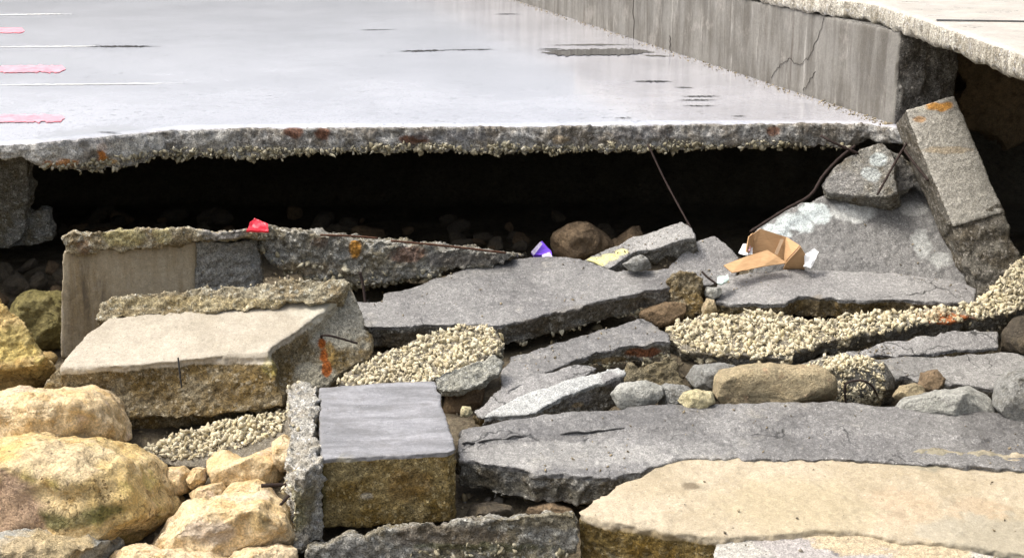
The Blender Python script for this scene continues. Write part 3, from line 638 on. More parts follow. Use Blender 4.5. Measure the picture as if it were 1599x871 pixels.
boulder('boulder', [(175, 665), (200, 652), (260, 660), (320, 668), (400, 690), (390, 720), (200, 715)], 6.98, .45, 'ochre', 'flat tan rock in the shade under the gutter stone', spots=[(240, 675, .3, .2, (.34, .29, .15), .5)])
ps = Plane((330, 728), 6.42, .75, .06)
pb = chunk('aggregate_fragment', [dict(px=[(208, 704), (250, 690), (310, 668), (350, 655), (400, 652), (440, 640), (470, 650), (470, 690), (400, 712), (330, 730), (270, 728), (225, 718)], plane=ps, t=.10, jag=.012)], 'mortar',
      'pebbly grey fragment lying under the gutter stone, above the small yellow rocks', 'concrete fragment', rough=.02)
pebbles(pb, 1900, (.009, .022), lambda co, no, px: in_poly(px, [(205, 706), (310, 664), (350, 652), (400, 650), (445, 640), (445, 668), (400, 690), (330, 712), (270, 718)]) & (no[:, 1] < .6), 'pebble')
boulder('boulder', [(-80, 700), (0, 690), (60, 682), (150, 690), (215, 715), (265, 745), (288, 780), (280, 812), (235, 850), (120, 880), (-80, 890)], 5.95, .85, 'limed', 'largest yellow boulder at lower left with a pitted face and green algae patches', box=.68, rough=.035,
        spots=[(75, 815, .08, .04, 'moss', .75), (160, 805, .10, .04, 'moss', .75), (120, 818, .08, .03, 'moss', .6), (20, 790, .16, .16, (.40, .27, .20), .8), (120, 715, .3, .06, (.66, .54, .36), .6)])
for (px, Y, lab) in [([(322, 720), (335, 708), (355, 706), (362, 720), (400, 705), (425, 697), (442, 715), (446, 750), (420, 762), (330, 757)], 6.28, 'lumpy orange rock under the pebbly fragment beside the rough lip of the mossy block'),
                     ([(255, 742), (262, 731), (285, 730), (298, 742), (296, 765), (270, 778)], 6.22, 'small round yellow rock tucked behind the largest yellow boulder'),
                     ([(294, 745), (302, 730), (318, 732), (322, 748), (312, 765), (297, 765)], 6.2, 'tiny tan stone between the small round yellow rock and the lumpy orange rock'),
                     ([(290, 772), (310, 758), (345, 752), (360, 775), (345, 792), (300, 790)], 6.1, 'small wedge of orange rock in front of the tiny tan stone'),
                     ([(345, 770), (360, 755), (400, 750), (420, 760), (435, 780), (410, 795), (355, 792)], 6.08, 'oval greenish yellow rock below the lumpy orange rock'),
                     ([(425, 690), (440, 680), (460, 690), (460, 730), (440, 735), (428, 720)], 6.3, 'small brownish rock squeezed against the rough lip of the mossy block')]:
    boulder('rock', px, Y, .22, 'lime', lab, sub=5, rough=.02, box=.75)
boulder('boulder', [(222, 860), (245, 825), (285, 795), (330, 785), (420, 775), (450, 800), (470, 850), (450, 880), (340, 885), (230, 885)], 5.72, .5, 'lime', 'bright yellow boulder with grey and tan hollows, right of the largest boulder', box=.7, rough=.04, spots=[(330, 840, .12, .05, (.40, .33, .26), .8), (405, 820, .05, .05, (.36, .26, .10), .6), (390, 770, .10, .03, (.6, .52, .42), .5)])
boulder('boulder', [(-60, 850), (0, 838), (60, 836), (130, 842), (190, 856), (200, 900), (-60, 920)], 5.5, .5, 'palerock', 'greyish flat wet boulder in the bottom left corner', box=.6, spots=[(90, 848, .25, .08, (.58, .44, .22), .8), (20, 848, .12, .06, (.56, .43, .24), .6)])
boulder('boulder', [(150, 880), (190, 860), (260, 855), (330, 862), (370, 878), (360, 910), (160, 910)], 5.45, .4, 'lime', 'low yellow boulder at the bottom edge, in front of the bright yellow boulder', box=.6)
boulder('boulder', [(345, 880), (380, 858), (430, 850), (462, 858), (470, 900), (350, 910)], 5.47, .35, 'lime', 'yellow rock at the bottom edge under the corner of the mossy block', box=.7)
tube('rebar', [at(408, 758, 5.95), at(430, 757, 5.97), at(460, 757, 6.0)], .009, 'rustdark', 'straight dark rod poking left out of the rough lip, upper of two', 'rebar')
tube('rebar', [at(415, 812, 5.6), at(435, 791, 5.72), at(456, 768, 5.86)], .007, 'rustdark', 'slanting dark rod leaning over the bright yellow boulder, lower of two', 'rebar')

# block with smooth wet top and mossy face
r = empty('mossy_block', at(600, 835, 6.0)); tag(r, 'square concrete block with smooth shiny grey top and brown mossy front', 'concrete block')
bp = Plane((600, 712), 5.85, .10, .01)
chunk('block_body', [dict(px=[(497, 604), (590, 597), (680, 593), (694, 640), (713, 700), (700, 706), (600, 711), (500, 717)], plane=bp, t=.33, ext=(0, -.015, -1), under=1.0, jag=.003)], 'mossy', parent=r, rough=.011, topr=.0012, vox=.008,
      spots=[(640, 760, .10, .08, (.17, .10, .03), .5), (540, 740, .10, .06, (.23, .20, .11), .5), (575, 775, .03, .02, 'pale', .4), (505, 770, .012, .13, (.10, .085, .03), .8)])  # narrow upright dark spot paints the shade of a recessed groove
sl = chunk('rough_lip', [dict(px=[(449, 612), (468, 592), (497, 598), (499, 660), (498, 722), (480, 740), (456, 745), (450, 690)], plane=bp, lift=.012, t=.36, ext=(.0, -.02, -1), jag=.012, top=False)], 'rough', parent=r, rough=.036,
      spots=[(480, 790, .08, .10, (.20, .17, .09), .7), (460, 800, .05, .12, (.22, .2, .08), .6)])
pebbles(sl, 260, (.008, .02), lambda co, no, px: (no[:, 0] < .1) & (px[:, 0] < 470), 'pebble', sink=.4)
lf = chunk('long_fragment', [dict(px=[(478, 852), (560, 838), (640, 822), (760, 806), (897, 800), (904, 830), (900, 860), (860, 900), (478, 910)], plane=Plane((700, 830), 5.52, 'v', -.06), t=.24, ext=(0, 1, -.42), top=False, jag=.012)], 'edge',
      'long narrow rough fragment lying at the bottom edge in front of the mossy block', 'concrete fragment', rough=.028,
      spots=[(700, 845, .25, .06, (.13, .10, .07), .6), (860, 815, .15, .05, (.18, .15, .08), .6), (540, 860, .1, .05, (.28, .28, .27), .6), (750, 860, .3, .02, 'moss', .4)])
pebbles(lf, 160, (.008, .02), lambda co, no, px: (no[:, 1] < 0) & in_poly(px, [(640, 858), (780, 845), (880, 838), (890, 875), (640, 880)]), 'pebblegrey')

# ------------------------------------------------------------------ the middle
cp_ = Plane((660, 507), 7.40, .26, .03)
cs = chunk('broken_slab', [dict(px=[(553, 500), (553, 470), (596, 470), (599, 457), (643, 448), (676, 433), (720, 422), (745, 406), (800, 402), (860, 398), (886, 402), (925, 409), (966, 423), (1030, 419), (1066, 418), (1076, 432), (1066, 446), (1026, 453), (970, 463), (920, 474), (866, 486), (816, 501), (780, 508), (733, 507), (666, 507), (573, 512)],
      plane=cp_, t=.135, jag=.007, under=.99)], 'wetgrey', 'largest flat grey slab at the centre with ragged edges and thick brown broken front', 'concrete slab', rough=.02, topr=.004,
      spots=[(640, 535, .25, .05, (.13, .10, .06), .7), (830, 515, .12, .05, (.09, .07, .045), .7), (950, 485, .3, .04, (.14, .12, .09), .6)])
pebbles(cs, 70, (.008, .02), lambda co, no, px: (no[:, 1] < -.1) & in_poly(px, [(800, 538), (1000, 484), (1010, 505), (800, 550)]), 'pebblegrey')
chunk('broken_slab', [dict(px=[(1040, 438), (1062, 421), (1090, 423), (1099, 440), (1097, 488), (1075, 498), (1050, 478)], plane=Plane((1075, 498), 7.60, 2.6, -.1), t=.22, jag=.012, top=False)], 'greymud',
      'rough grey lump wedged under the right end of the largest flat slab', 'concrete fragment', rough=.028)
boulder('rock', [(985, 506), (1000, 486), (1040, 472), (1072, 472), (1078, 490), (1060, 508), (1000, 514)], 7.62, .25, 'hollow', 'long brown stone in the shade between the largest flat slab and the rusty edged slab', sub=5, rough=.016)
rk = [('rock', [(1096, 478), (1104, 466), (1116, 468), (1120, 484), (1112, 496), (1098, 494)], 7.6, .12, 'tan', 'small tan stone between the largest slab and the grey ledge slab'),
      ('rock', [(1096, 460), (1104, 448), (1126, 449), (1128, 462), (1112, 468)], 7.7, .1, 'palerock', 'small whitish stone beneath the scrap of mint paper')]
for n, px, Y, d, m, lab in rk: boulder(n, px, Y, d, m, lab, sub=5, rough=.015)
pp = Plane((600, 600), 6.88, .50, .03)
pslab = chunk('aggregate_slab', [dict(px=[(528, 600), (540, 584), (600, 550), (660, 526), (730, 508), (770, 512), (785, 530), (782, 548), (740, 574), (682, 592), (640, 600), (590, 604)], plane=pp, t=.13, jag=.010)], 'mortar',
      'pebble covered slab tilted up between the gutter stone and the shiny topped block', 'concrete slab', rough=.018)
pebbles(pslab, 1750, (.010, .024), lambda co, no, px: no @ pp.n > .5)
pebbles(pslab, 120, (.006, .014), lambda co, no, px: (no @ pp.n < .5) & (px[:, 0] > 740) & (no[:, 1] < .3), 'pebblegrey')
chunk('lip', [dict(px=[(676, 586), (720, 570), (770, 552), (783, 560), (778, 585), (735, 606), (690, 615), (678, 604)], plane=Plane((690, 612), 6.80, 1.1, .10), t=.07, jag=.008, top=False)], 'rough', parent=pslab, rough=.02, spots=[(730, 585, .3, .2, (.30, .31, .27), .6)])
m12 = Plane((930, 548), 7.12, .27, .06)
c12 = chunk('broken_slab', [dict(px=[(780, 596), (795, 556), (880, 532), (1000, 497), (1020, 503), (1043, 520), (1050, 534), (990, 540), (928, 550), (900, 562), (860, 578), (820, 600), (790, 612)], plane=m12, t=.10, jag=.008)], 'wetgrey',
      'grey slab wedged under the largest flat slab, its broken edge rusty and pebbly', 'concrete slab', rough=.022, spots=[(1010, 555, .10, .03, (.22, .075, .025), .85), (960, 565, .08, .025, (.30, .2, .06), .6)])
pebbles(c12, 110, (.008, .02), lambda co, no, px: (no[:, 1] < -.2) & in_poly(px, [(915, 570), (1000, 562), (1045, 548), (1050, 575), (915, 590)]), 'pebblegrey')
chunk('broken_slab', [dict(px=[(975, 582), (985, 565), (1040, 555), (1060, 560), (1075, 600), (1060, 612), (990, 606)], plane=Plane((1000, 606), 6.98, 1.6), t=.25, jag=.012, top=False)], 'greymud',
      'brownish lump in shade beneath the rusty slab edge', 'concrete fragment', rough=.03, spots=[(1010, 580, .3, .3, (.16, .14, .09), .7)])
chunk('flat_shard', [dict(px=[(738, 642), (770, 615), (830, 585), (880, 570), (915, 566), (932, 574), (900, 598), (830, 622), (790, 640), (752, 652)], plane=Plane((790, 642), 6.70, .42, .05), t=.09, jag=.007)], 'greymud',
      'grey flat shard lying behind the whitish wedge', 'concrete shard', rough=.018)
chunk('wedge_shard', [dict(px=[(752, 652), (790, 628), (830, 608), (900, 588), (968, 571), (980, 580), (960, 590), (915, 606), (870, 624), (838, 644), (790, 650)], plane=Plane((838, 644), 6.62, .48, .08), t=.17, ext=(0, .15, -1), jag=.006)], 'pale',
      'whitish wedge shaped shard with dark broken side, on the long grey slab', 'concrete shard', rough=.022, spots=[(910, 625, .07, .03, (.24, .23, .22), .5), (905, 636, .03, .015, 'tan', .7), (960, 592, .06, .05, (.14, .13, .13), .7)])
for n, px, Y, d, m, lab in [('rock', [(952, 615), (968, 600), (1010, 594), (1034, 602), (1038, 622), (1020, 638), (960, 638)], 6.66, .18, 'palerock', 'round whitish grey rock right of the whitish wedge'),
      ('rock', [(1022, 605), (1040, 597), (1075, 603), (1092, 618), (1080, 640), (1030, 640)], 6.72, .2, 'greyrock', 'smooth grey rock behind the yellow cobble'),
      ('cobble', [(1057, 627), (1066, 612), (1088, 607), (1112, 611), (1116, 628), (1098, 641), (1066, 641)], 6.55, .14, 'cobble', 'single pale yellow rounded cobble sitting on the long grey slab'),
      ('rock', [(718, 640), (722, 634), (735, 634), (738, 644), (732, 652), (719, 652)], 6.5, .06, 'cobble', 'tiny yellow stone at the left end of the long grey slab'),
      ('rock', [(1070, 590), (1085, 570), (1130, 567), (1160, 575), (1150, 610), (1090, 612)], 7.05, .25, 'greyrock', 'grey rock peeping out left behind the tan block shaped rock'),
      ('boulder', [(1114, 632), (1116, 592), (1128, 578), (1160, 572), (1200, 567), (1240, 574), (1285, 573), (1300, 590), (1306, 625), (1270, 640), (1120, 642)], 6.78, .32, 'tan', 'tan block shaped rock standing on the back of the long grey slab')]:
    boulder(n, px, Y, d, m, lab, box=.45 if m == 'tan' else .8, sub=6 if m == 'tan' else 5, rough=.014, facet=3 if m == 'tan' else 9)
mound = boulder('aggregate_lump', [(1215, 640), (1225, 590), (1250, 570), (1290, 557), (1340, 555), (1378, 565), (1394, 590), (1396, 636)], 6.95, .3, 'mortar', 'pebbly lump with a bent rod, right of the tan block shaped rock', 'concrete lump', rough=.012, facet=2)
mound.data.attributes.new('top', 'FLOAT', 'POINT')
pebbles(mound, 2100, (.009, .020), lambda co, no, px: (no[:, 1] < -.05) & (px[:, 0] < 1380))
tube('rebar', [at(1321, 632, 6.74), at(1321, 600, 6.74), at(1345, 594, 6.73), at(1362, 603, 6.74), at(1370, 618, 6.76)], .0055, 'rustdark', 'bent hoop of dark rod curving over the pebbly lump', 'rebar')
lp = Plane((1215, 556), 7.26, .46, .02)
top18 = [(1036, 520), (1060, 502), (1090, 492), (1200, 488), (1250, 495), (1270, 504), (1330, 491), (1440, 482), (1520, 478), (1545, 460), (1560, 440), (1600, 396), (1680, 330), (1680, 430), (1610, 475), (1565, 492), (1500, 500), (1420, 510), (1330, 524), (1280, 538), (1240, 552), (1215, 562), (1130, 555), (1060, 548)]
c18 = chunk('aggregate_slab', [dict(px=top18, plane=lp, t=.11, jag=.010, under=.985)], 'mortar', 'long pebble covered slab that curves up to the right edge', 'concrete slab', rough=.022,
      spots=[(1475, 493, .14, .03, 'rust', .85), (1400, 515, .3, .05, (.12, .115, .10), .6), (1250, 560, .3, .05, (.15, .15, .14), .5)])
pebbles(c18, 4900, (.010, .025), lambda co, no, px: (no @ lp.n > .45) | ((no[:, 1] < .2) & (fbm(co*8, 2, 3) > .12) & (px[:, 0] < 1330)), spots=[(1475, 490, .10, .02, (.34, .20, .09), .45)])
chunk('broken_slab', [dict(px=[(1116, 448), (1128, 432), (1180, 425), (1240, 418), (1400, 425), (1500, 438), (1527, 453), (1522, 474), (1400, 468), (1330, 468), (1250, 464), (1225, 474), (1160, 476), (1118, 470)], plane=Plane((1250, 464), 7.70, .22, 0), t=.13, jag=.007)], 'greymud',
      'grey ledge slab in front of the big leaning slab, behind the long pebbly slab', 'concrete slab', rough=.024, spots=[(1270, 480, .08, .05, (.17, .13, .07), .6), (1390, 480, .15, .03, 'mud', .4)])
chunk('leaning_slab', [dict(px=[(1168, 378), (1190, 345), (1240, 322), (1290, 305), (1370, 292), (1440, 279), (1470, 290), (1495, 360), (1527, 446), (1500, 460), (1350, 470), (1230, 470), (1180, 440)], plane=Plane((1300, 460), 7.93, .85, .02), t=.14, jag=.008)], 'leaning',
      'big grey slab leaning up against the wall end, patched with whitish mortar', 'concrete slab', rough=.02, topr=.007,
      spots=[(1275, 328, .10, .06, (.56, .62, .61), 1.), (1245, 342, .10, .06, (.56, .62, .61), 1.), (1215, 356, .09, .05, (.54, .60, .59), 1.), (1330, 325, .13, .06, (.48, .49, .47), .9), (1440, 375, .06, .10, (.38, .39, .37), .75), (1425, 320, .08, .05, (.36, .36, .34), .7), (1470, 400, .06, .06, (.36, .37, .35), .7)])
chunk('corner_chunk', [dict(px=[(1281, 290), (1297, 264), (1318, 246), (1346, 228), (1378, 222), (1396, 240), (1402, 300), (1384, 307), (1330, 306), (1290, 300)], plane=Plane((1330, 306), 8.30, 1.3, .55), t=.22, jag=.006, top=False),
      dict(px=[(1374, 223), (1412, 243), (1428, 258), (1440, 274), (1430, 290), (1400, 303), (1388, 270)], plane=Plane((1388, 290), 8.31, 1.6, -.7), t=.2, jag=.006, top=False)], 'leaning',
      'angular grey chunk balanced on the leaning slab, pale patch on its face', 'concrete chunk', rough=.014, spots=[(1370, 245, .05, .05, (.46, .50, .49), .9), (1362, 268, .06, .04, (.42, .45, .44), .85), (1320, 285, .12, .08, (.25, .245, .235), .7), (1415, 270, .08, .1, (.13, .125, .12), .7)])
# leaning post
pa, pb_ = at(1452, 160, 8.38), at(1566, 432, 7.86)
ax = (pb_-pa)/np.linalg.norm(pb_-pa); wdir = np.array((1., .25, .38)); wdir -= ax*np.dot(wdir, ax); wdir /= np.linalg.norm(wdir); nf = np.cross(ax, wdir); nf *= -np.sign(nf[1]) if nf[1] > 0 else 1
def beam(bm, a, b, hw, th, wl=1., jag=.006, sd=3):
    rr = np.random.default_rng(sd); L = np.linalg.norm(b-a); k = 9; ring = []
    for i in range(k+1):
        c = a+(b-a)*i/k; q = [c-wdir*hw, c+wdir*hw, c+wdir*hw*.96-nf*th, c-wdir*hw*.96-nf*th]; ring.append([bm.verts.new(p+rr.normal(size=3)*jag) for p in q])
    for i in range(k):
        for j in range(4): bm.faces.new((ring[i][j], ring[i+1][j], ring[i+1][(j+1) % 4], ring[i][(j+1) % 4]))
    bm.faces.new(ring[0][::-1]); bm.faces.new(ring[-1])
bm = bmesh.new(); Lp = np.linalg.norm(pb_-pa); mid_ = pa+ax*Lp*.68
beam(bm, pa, mid_, .155, .24, jag=.002); 
me = remesh(bm, .009)
def rough_me(me, s, amp=.007):
    co, no = arrays(me); d = amp*fbm(co*8, 3, s)+amp*.6*ridge(co*16, 3, s+1)+amp*.35*fbm(co*45, 2, s+2); me.vertices.foreach_set('co', (co+no*d[:, None]).astype(np.float32).ravel()); me.update()
wgt = set_top(me, [(pa, nf)], .009, 2.5); rough_me(me, 61, .0045)
stains(me, [(1470, 162, .09, .025, (.50, .24, .04), .95), (1440, 182, .04, .02, (.40, .2, .05), .7), (1440, 165, .05, .03, (.5, .48, .4), .5), (1480, 230, .15, .02, 'tan', .5)], 5)
post = empty('leaning_post', pb_); tag(post, 'thick grey concrete post leaning against the wall end, orange rust on its top', 'concrete post')
link('post_shaft', me, 'post', post)
bm = bmesh.new(); beam(bm, mid_-ax*.06-nf*.014, pb_+ax*.22-nf*.03, .152, .22, sd=8, jag=.008); me = remesh(bm, .009); set_top(me, [], .009); rough_me(me, 67, .015)  # no finished face here, so all of it takes the darker side tones
link('broken_foot', me, 'post', post)['label'] = 'darker broken lower end'
for n, px, pl, t_, m, lab in [
    ('broken_slab', [(1040, 430), (1062, 395), (1085, 376), (1116, 365), (1136, 380), (1156, 402), (1150, 432), (1110, 446), (1060, 446)], Plane((1100, 446), 7.95, .85, .05), .14, 'greymud', 'pointed grey slab piece left of the cardboard box'),
    ('broken_slab', [(910, 407), (950, 388), (1000, 367), (1040, 353), (1064, 346), (1082, 356), (1086, 372), (1040, 384), (1000, 392), (975, 404), (950, 420)], Plane((960, 415), 7.98, .42, .20), .11, 'grey', 'tilted grey slab with yellow painted strip behind the largest flat slab')]:
    o = chunk(n, [dict(px=px, plane=pl, t=t_, jag=.008)], m, lab, 'concrete slab', rough=.02, spots=[(930, 403, .07, .02, (.62, .58, .24), .95), (950, 396, .05, .018, (.62, .58, .24), .9), (968, 389, .04, .016, (.62, .58, .24), .9)] if m == 'grey' else [])
boulder('rock', [(963, 420), (985, 404), (1000, 397), (1012, 403), (1020, 420), (990, 424)], 7.85, .1, 'greyrock', 'grey chip standing on the back of the largest flat slab', sub=5, rough=.01, facet=9, box=.9)

# ------------------------------------------------------------------ the right and the foreground
lg = Plane((850, 728), 6.02, .16, 0)
chunk('long_slab', [dict(px=[(716, 672), (800, 655), (1000, 634), (1300, 629), (1500, 640), (1640, 655), (1720, 740), (1300, 716), (1060, 716), (1000, 738), (940, 745), (850, 738), (717, 716)], plane=lg, t=.15, ext=(0, .06, -1), jag=.008),
      dict(px=[(720, 668), (800, 653), (1000, 632), (1300, 627), (1500, 638), (1640, 652), (1660, 690), (1300, 672), (1100, 668), (975, 669), (880, 676), (790, 686), (722, 691)], plane=lg, lift=.014, t=.10, jag=.006)], 'wetgrey',
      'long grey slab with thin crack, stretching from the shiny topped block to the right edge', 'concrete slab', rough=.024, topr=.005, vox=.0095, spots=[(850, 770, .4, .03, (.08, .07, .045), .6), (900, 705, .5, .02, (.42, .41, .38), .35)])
ls = bpy.data.objects['long_slab']
def seam_on(name, pts, plane, wd, lift, mat, parent):
    P = [plane.hit(x, y, lift) for x, y in pts]; _seed[0] += 1; rr = np.random.default_rng(_seed[0]); q = []
    for i in range(len(P)-1):
        for k in range(5): q.append(P[i]+(P[i+1]-P[i])*k/5+rr.normal(size=3)*.003)
    q.append(P[-1]); return tube(name, q, wd, mat, parent=parent, seg=6)
seam_on('crack', [(722, 692), (760, 688), (830, 681), (900, 676), (975, 669)], lg, .005, .010, 'crack', ls)
for n, px, pl, t_, m, lab, sp in [
    ('broken_slab', [(1330, 566), (1400, 556), (1500, 552), (1680, 550), (1680, 612), (1560, 606), (1450, 598), (1380, 585)], Plane((1450, 598), 6.95, .30, 0), .08, 'grey', 'dark grey slab under the long pebbly slab at the right edge', []),
    ('broken_slab', [(1310, 552), (1400, 530), (1520, 514), (1560, 516), (1562, 540), (1460, 550), (1340, 560)], Plane((1340, 558), 7.18, .45, .03), .06, 'greymud', 'thin grey slab squeezed between the long pebbly slab and the dark one below', []),
    ]:
    chunk(n, [dict(px=px, plane=pl, t=t_, jag=.009)], m, lab, 'concrete slab', rough=.02, spots=sp)
for n, px, Y, d, m, lab, bx in [('rock', [(1553, 640), (1560, 600), (1580, 580), (1640, 575), (1660, 660), (1570, 662)], 6.5, .3, 'greyrock', 'rounded grey boulder cut off by the right edge, on the long grey slab', .7),
      ('rock', [(1390, 645), (1410, 622), (1470, 610), (1520, 604), (1548, 615), (1560, 655), (1480, 660)], 6.55, .3, 'palerock', 'low whitish rock left of the rounded grey boulder', .8),
      ('rock', [(1394, 620), (1405, 602), (1430, 597), (1448, 606), (1446, 624), (1410, 628)], 6.72, .14, 'tan', 'small tan stone behind the low whitish rock', .8),
      ('rock', [(1432, 605), (1440, 582), (1462, 576), (1475, 590), (1470, 615), (1445, 618)], 6.8, .14, 'brownrock', 'small dark brown stone above the low whitish rock', .8),
      ('boulder', [(1568, 556), (1572, 520), (1590, 498), (1660, 480), (1660, 560)], 7.3, .3, 'darkrock', 'dark rock at the right edge beneath the raised end of the long pebbly slab', .7)]:
    boulder(n, px, Y, d, m, lab, box=bx, sub=5, rough=.016)
sp_ = Plane((1000, 806), 5.62, .13, -.01)
chunk('sandy_slab', [dict(px=[(903, 796), (930, 775), (965, 755), (1005, 740), (1030, 720), (1062, 702), (1200, 703), (1400, 708), (1640, 720), (1800, 735), (1800, 880), (1640, 870), (1500, 850), (1400, 840), (1330, 826), (1230, 832), (1100, 838), (1000, 822), (940, 812)], plane=sp_, t=.34, ext=(0, -.02, -1), jag=.008),
      dict(px=[(1400, 700), (1450, 697), (1520, 702), (1640, 708), (1640, 722), (1500, 716), (1410, 712)], plane=Plane((1450, 712), 6.1, .5), t=.03, jag=.012, top=False)], 'sandy',
      'big flat sandy beige slab filling the lower right, brown broken front', 'concrete slab', rough=.018, topr=.006, vox=.0095, worn=12, spread=.05,
      spots=[(1080, 752, .04, .012, (.14, .11, .07), .85), (1400, 785, .2, .03, (.42, .28, .17), .22), (1530, 795, .15, .03, (.42, .28, .17), .22), (1560, 840, .25, .06, (.30, .28, .22), .6), (1470, 825, .1, .02, (.34, .32, .26), .5), (1250, 790, .35, .05, (.40, .34, .22), .4), (1000, 855, .3, .06, (.14, .09, .015), .6), (1450, 707, .2, .03, (.24, .22, .16), .9), (1530, 710, .15, .03, (.24, .22, .16), .8)])
fs = chunk('front_slab', [dict(px=[(1113, 858), (1120, 842), (1160, 830), (1280, 822), (1330, 822), (1420, 836), (1560, 868), (1700, 920), (1700, 1000), (1125, 1000), (1112, 900)], plane=Plane((1150, 860), 5.42, .14, 0), t=.2, ext='z', jag=.008)], 'rough',
      'smooth whitish grey slab at the bottom edge, in front of the big sandy slab', 'concrete slab', rough=.02, topr=.003,
      spots=[(1290, 848, .3, .12, (.34, .315, .30), .9), (1420, 862, .25, .1, (.34, .315, .30), .9), (1310, 855, .04, .012, (.12, .11, .12), .85), (1330, 828, .2, .03, (.44, .35, .21), .8), (1450, 845, .2, .03, (.44, .35, .21), .8)])
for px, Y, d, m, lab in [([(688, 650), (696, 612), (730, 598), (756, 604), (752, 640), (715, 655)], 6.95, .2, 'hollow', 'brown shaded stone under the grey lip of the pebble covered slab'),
      ([(725, 812), (730, 790), (760, 782), (800, 790), (810, 812)], 5.95, .2, 'darkrock', 'dark rock in the gap under the long grey slab, beside the mossy block'),
      ([(815, 812), (825, 792), (860, 784), (895, 795), (900, 815)], 5.98, .2, 'brownrock', 'brown rock in the gap under the long grey slab, beside the big sandy slab')]:
    boulder('rock', px, Y, d, m, lab, sub=5, rough=.016, facet=9)
# ------------------------------------------------------------------ loose rods by the wall end
tube('rebar', [at(1012, 226, 8.62), at(1040, 285, 8.5), at(1082, 362, 8.3)], .006, 'rustdark', 'thin straight rod hanging from the pavement edge down to the tilted slab', 'rebar')
tube('rebar', [at(1335, 228, 8.6), at(1310, 248, 8.5), at(1285, 275, 8.42), at(1265, 305, 8.36), at(1225, 328, 8.3), at(1172, 362, 8.12)], .009, 'rustdark', 'bent rusty rod curving along the upper edge of the leaning slab', 'rebar')
tube('rebar', [at(1424, 210, 8.5), at(1400, 250, 8.32), at(1370, 304, 8.12)], .007, 'rustdark', 'thin rod crossing in front of the angular balanced chunk', 'rebar')
tube('rebar', [at(1410, 232, 8.4), at(1425, 252, 8.32), at(1450, 282, 8.2)], .008, 'rustdark', 'short rod between the balanced chunk and the leaning post', 'rebar')
tube('rebar', [at(1282, 212, 8.5), at(1300, 222, 8.46), at(1340, 240, 8.45)], .008, 'rustdark', 'rod end poking from the pavement underside near the balanced chunk', 'rebar')
tube('rebar', [at(1096, 424, 7.75), at(1105, 433, 7.72), at(1120, 444, 7.7)], .006, 'rustdark', 'small black rod stub left of the scrap of mint paper', 'rebar')
# ------------------------------------------------------------------ litter
t = NT('cardboard'); v = t.vec(); nn = t.noise(t.vec((3, 3, 30)), 8, 4, .6)
M['card'] = t.end(t.mix(t.rng(nn, .3, .7), (.52, .33, .175), (.45, .275, .14)), .85, t.bump(t.noise(v, 60, 3), .15, .004), .25)
M['tape'] = plain('packing_tape', (.55, .40, .26), .35, .1); M['paper'] = plain('white_paper', (.74, .75, .76), .8, .12, 12); M['mint'] = plain('mint_paper', (.50, .62, .58), .7, .2, 20)
M['purple'] = plain('purple_foil', (.16, .055, .62), .35, .2, 20); M['white'] = plain('pale_print', (.72, .66, .85), .5, .4, 90); M['red'] = plain('red_plastic', (.85, .03, .06), .4, .15, 20)
M['redwhite'] = plain('pink_print', (.8, .45, .5), .7, .3, 60)
r = empty('cardboard_box', at(1215, 425, 8.02)); tag(r, 'torn open brown cardboard box lying on its side against the leaning slab', 'box')
panel('back_panel', [at(1174, 366, 8.06), at(1187, 357, 8.08), at(1228, 370, 8.08), at(1227, 413, 8.06), at(1174, 400, 8.04)], .006, 'card', r, .006)
panel('side_panel', [at(1228, 370, 8.08), at(1250, 384, 7.97), at(1238, 397, 7.97), at(1226, 412, 8.02)], .006, 'card', r, .006)
panel('front_panel', [at(1250, 384, 7.94), at(1259, 400, 7.97), at(1256, 421, 8.03), at(1223, 419, 8.04), at(1227, 410, 8.0), at(1238, 397, 7.96)], .006, 'card', r, .006)
panel('flap', [at(1130, 415, 7.86), at(1164, 402, 7.93), at(1198, 391, 7.98), at(1214, 401, 7.95), at(1228, 411, 7.93), at(1190, 417, 7.89), at(1143, 427, 7.80)], .006, 'card', r, .008)
panel('end_panel', [at(1168, 369, 8.0), at(1175, 364, 8.06), at(1175, 398, 8.03), at(1164, 393, 7.96)], .006, 'card', r, .006)
panel('tape_strip', [at(1219, 373, 8.06), at(1224, 374, 8.06), at(1214, 398, 8.03), at(1209, 396, 8.03)], .003, 'tape', r, .0)
def scrap(name, P, t, mat, label, cat, bend=.03):
    c = np.mean([np.array(p) for p in P], 0); o = panel(name, P, t, mat, None, bend); return tag(o, label, cat)
a = scrap('paper_scrap', [at(1153, 393, 7.99), at(1160, 381, 8.03), at(1175, 381, 8.03), at(1175, 397, 7.97), at(1165, 399, 7.96)], .005, 'paper', 'crumpled white paper at the left side of the cardboard box', 'paper')
panel('print_patch', [at(1165, 384, 8.0), at(1172, 384, 8.0), at(1171, 392, 7.97), at(1164, 391, 7.97)], .003, 'redwhite', a, .0)
scrap('paper_scrap', [at(1256, 421, 7.93), at(1258, 402, 7.99), at(1271, 394, 8.02), at(1278, 398, 8.0), at(1274, 408, 7.96), at(1266, 420, 7.92)], .008, 'paper', 'crumpled white tissue sticking out right of the cardboard box', 'paper', .05)
scrap('paper_scrap', [at(1120, 445, 7.72), at(1122, 435, 7.76), at(1136, 431, 7.78), at(1138, 438, 7.74), at(1128, 447, 7.7)], .01, 'mint', 'scrap of mint green paper at the left end of the grey ledge slab', 'paper', .03)
pk = scrap('snack_packet', [at(830, 397, 8.14), at(846, 379, 8.2), at(860, 395, 8.16), at(862, 402, 8.12), at(834, 402, 8.12)], .02, 'purple', 'small purple snack packet lying behind the largest flat slab', 'packet', .01)
panel('printed_band', [at(829, 394, 8.10), at(843, 378, 8.16), at(847, 381, 8.16), at(833, 399, 8.10)], .004, 'white', pk, 0)
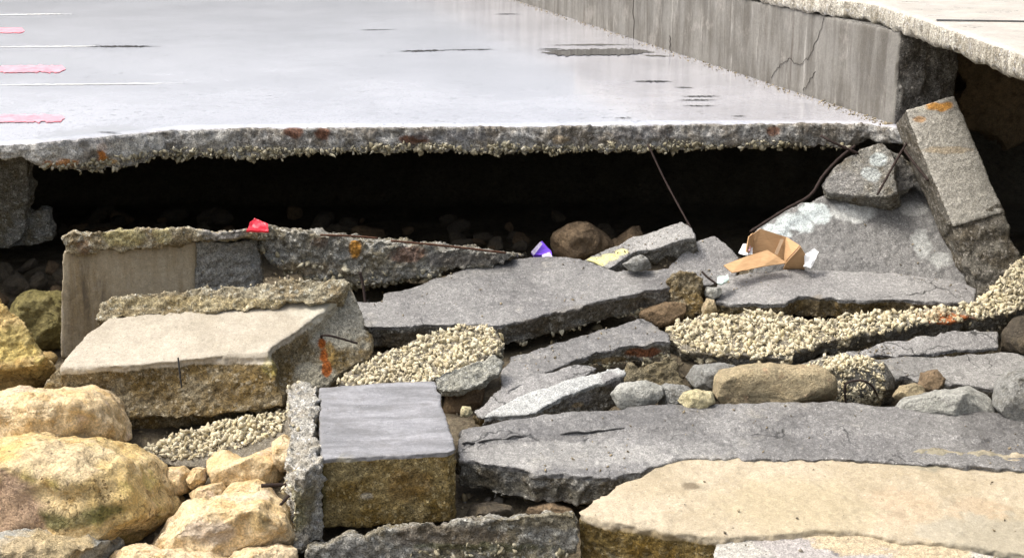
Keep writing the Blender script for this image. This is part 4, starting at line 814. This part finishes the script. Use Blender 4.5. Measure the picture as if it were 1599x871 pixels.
panel('printed_band', [at(846, 399, 8.08), at(858, 394, 8.1), at(863, 402, 8.08), at(848, 404, 8.06)], .004, 'white', pk, 0)
scrap('plastic_scrap', [at(385, 364, 7.33), at(389, 350, 7.36), at(398, 344, 7.38), at(419, 352, 7.36), at(420, 364, 7.33)], .02, 'red', 'bright red plastic scrap on top of the streaked block by the long broken edge', 'plastic scrap', .03)
# ------------------------------------------------------------------ rocks in the hollow and loose gravel
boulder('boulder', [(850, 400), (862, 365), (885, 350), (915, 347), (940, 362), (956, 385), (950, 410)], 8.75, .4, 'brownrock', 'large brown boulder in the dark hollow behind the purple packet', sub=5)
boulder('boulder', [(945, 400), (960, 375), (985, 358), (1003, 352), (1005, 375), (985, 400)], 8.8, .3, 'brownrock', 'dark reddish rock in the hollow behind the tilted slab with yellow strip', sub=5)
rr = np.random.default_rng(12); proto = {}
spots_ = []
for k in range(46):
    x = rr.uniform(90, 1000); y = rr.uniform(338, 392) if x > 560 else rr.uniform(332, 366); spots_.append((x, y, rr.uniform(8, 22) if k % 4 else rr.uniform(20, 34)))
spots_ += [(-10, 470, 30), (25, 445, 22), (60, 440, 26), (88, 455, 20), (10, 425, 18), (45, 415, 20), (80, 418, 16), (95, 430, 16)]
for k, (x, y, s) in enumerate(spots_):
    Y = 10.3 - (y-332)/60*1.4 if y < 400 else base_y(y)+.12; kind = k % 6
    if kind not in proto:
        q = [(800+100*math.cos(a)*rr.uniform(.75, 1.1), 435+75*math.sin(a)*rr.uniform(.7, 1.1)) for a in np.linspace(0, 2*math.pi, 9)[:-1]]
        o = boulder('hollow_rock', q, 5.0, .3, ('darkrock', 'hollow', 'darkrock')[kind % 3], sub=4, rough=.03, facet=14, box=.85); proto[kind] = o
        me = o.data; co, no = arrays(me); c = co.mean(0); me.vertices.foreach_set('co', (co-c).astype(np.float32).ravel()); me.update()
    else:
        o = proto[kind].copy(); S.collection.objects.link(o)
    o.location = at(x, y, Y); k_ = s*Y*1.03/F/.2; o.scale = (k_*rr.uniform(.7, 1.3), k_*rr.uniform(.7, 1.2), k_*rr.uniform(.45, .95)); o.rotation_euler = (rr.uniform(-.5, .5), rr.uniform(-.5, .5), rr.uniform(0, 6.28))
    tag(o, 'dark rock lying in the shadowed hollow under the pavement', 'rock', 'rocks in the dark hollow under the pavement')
n = 3800; gx = rr.uniform(-2.6, 2.8, n); gy = rr.uniform(5.1, 9.6, n); sz = .008+.035*rr.random(n)**2.6
gz = ground_z(gx, gy)+sz*.25
gm = link('gravel', pebble_mesh(np.stack((gx, gy, gz), -1), sz, rr), 'gravel', origin=(0, 7, -1), smooth=False); gm['kind'] = 'stuff'

# fine debris lying on the slabs
P = []
for o in bpy.data.objects:
    if o.type == 'MESH' and o.parent is None and o.name.split('.')[0] in ('broken_slab', 'long_slab', 'sandy_slab', 'front_slab', 'leaning_slab'):
        co, no = world_arrays(o); tv = np.empty(len(co), np.float32); o.data.attributes['top'].data.foreach_get('value', tv)
        ok = np.nonzero((tv > .97) & (no[:, 2] > .6) & (fbm(co*3.1, 3, 9) > .02))[0]
        if len(ok): P.append(co[rr.choice(ok, min(len(ok), 90 if o.name != 'long_slab' else 220))])
P = np.concatenate(P); sz = .0022+.010*rr.random(len(P))**4; P[:, 2] += sz*.4
q = link('debris', pebble_mesh(P, sz, rr), 'gravel', origin=(0, 7, -1), smooth=False); q['kind'] = 'stuff'
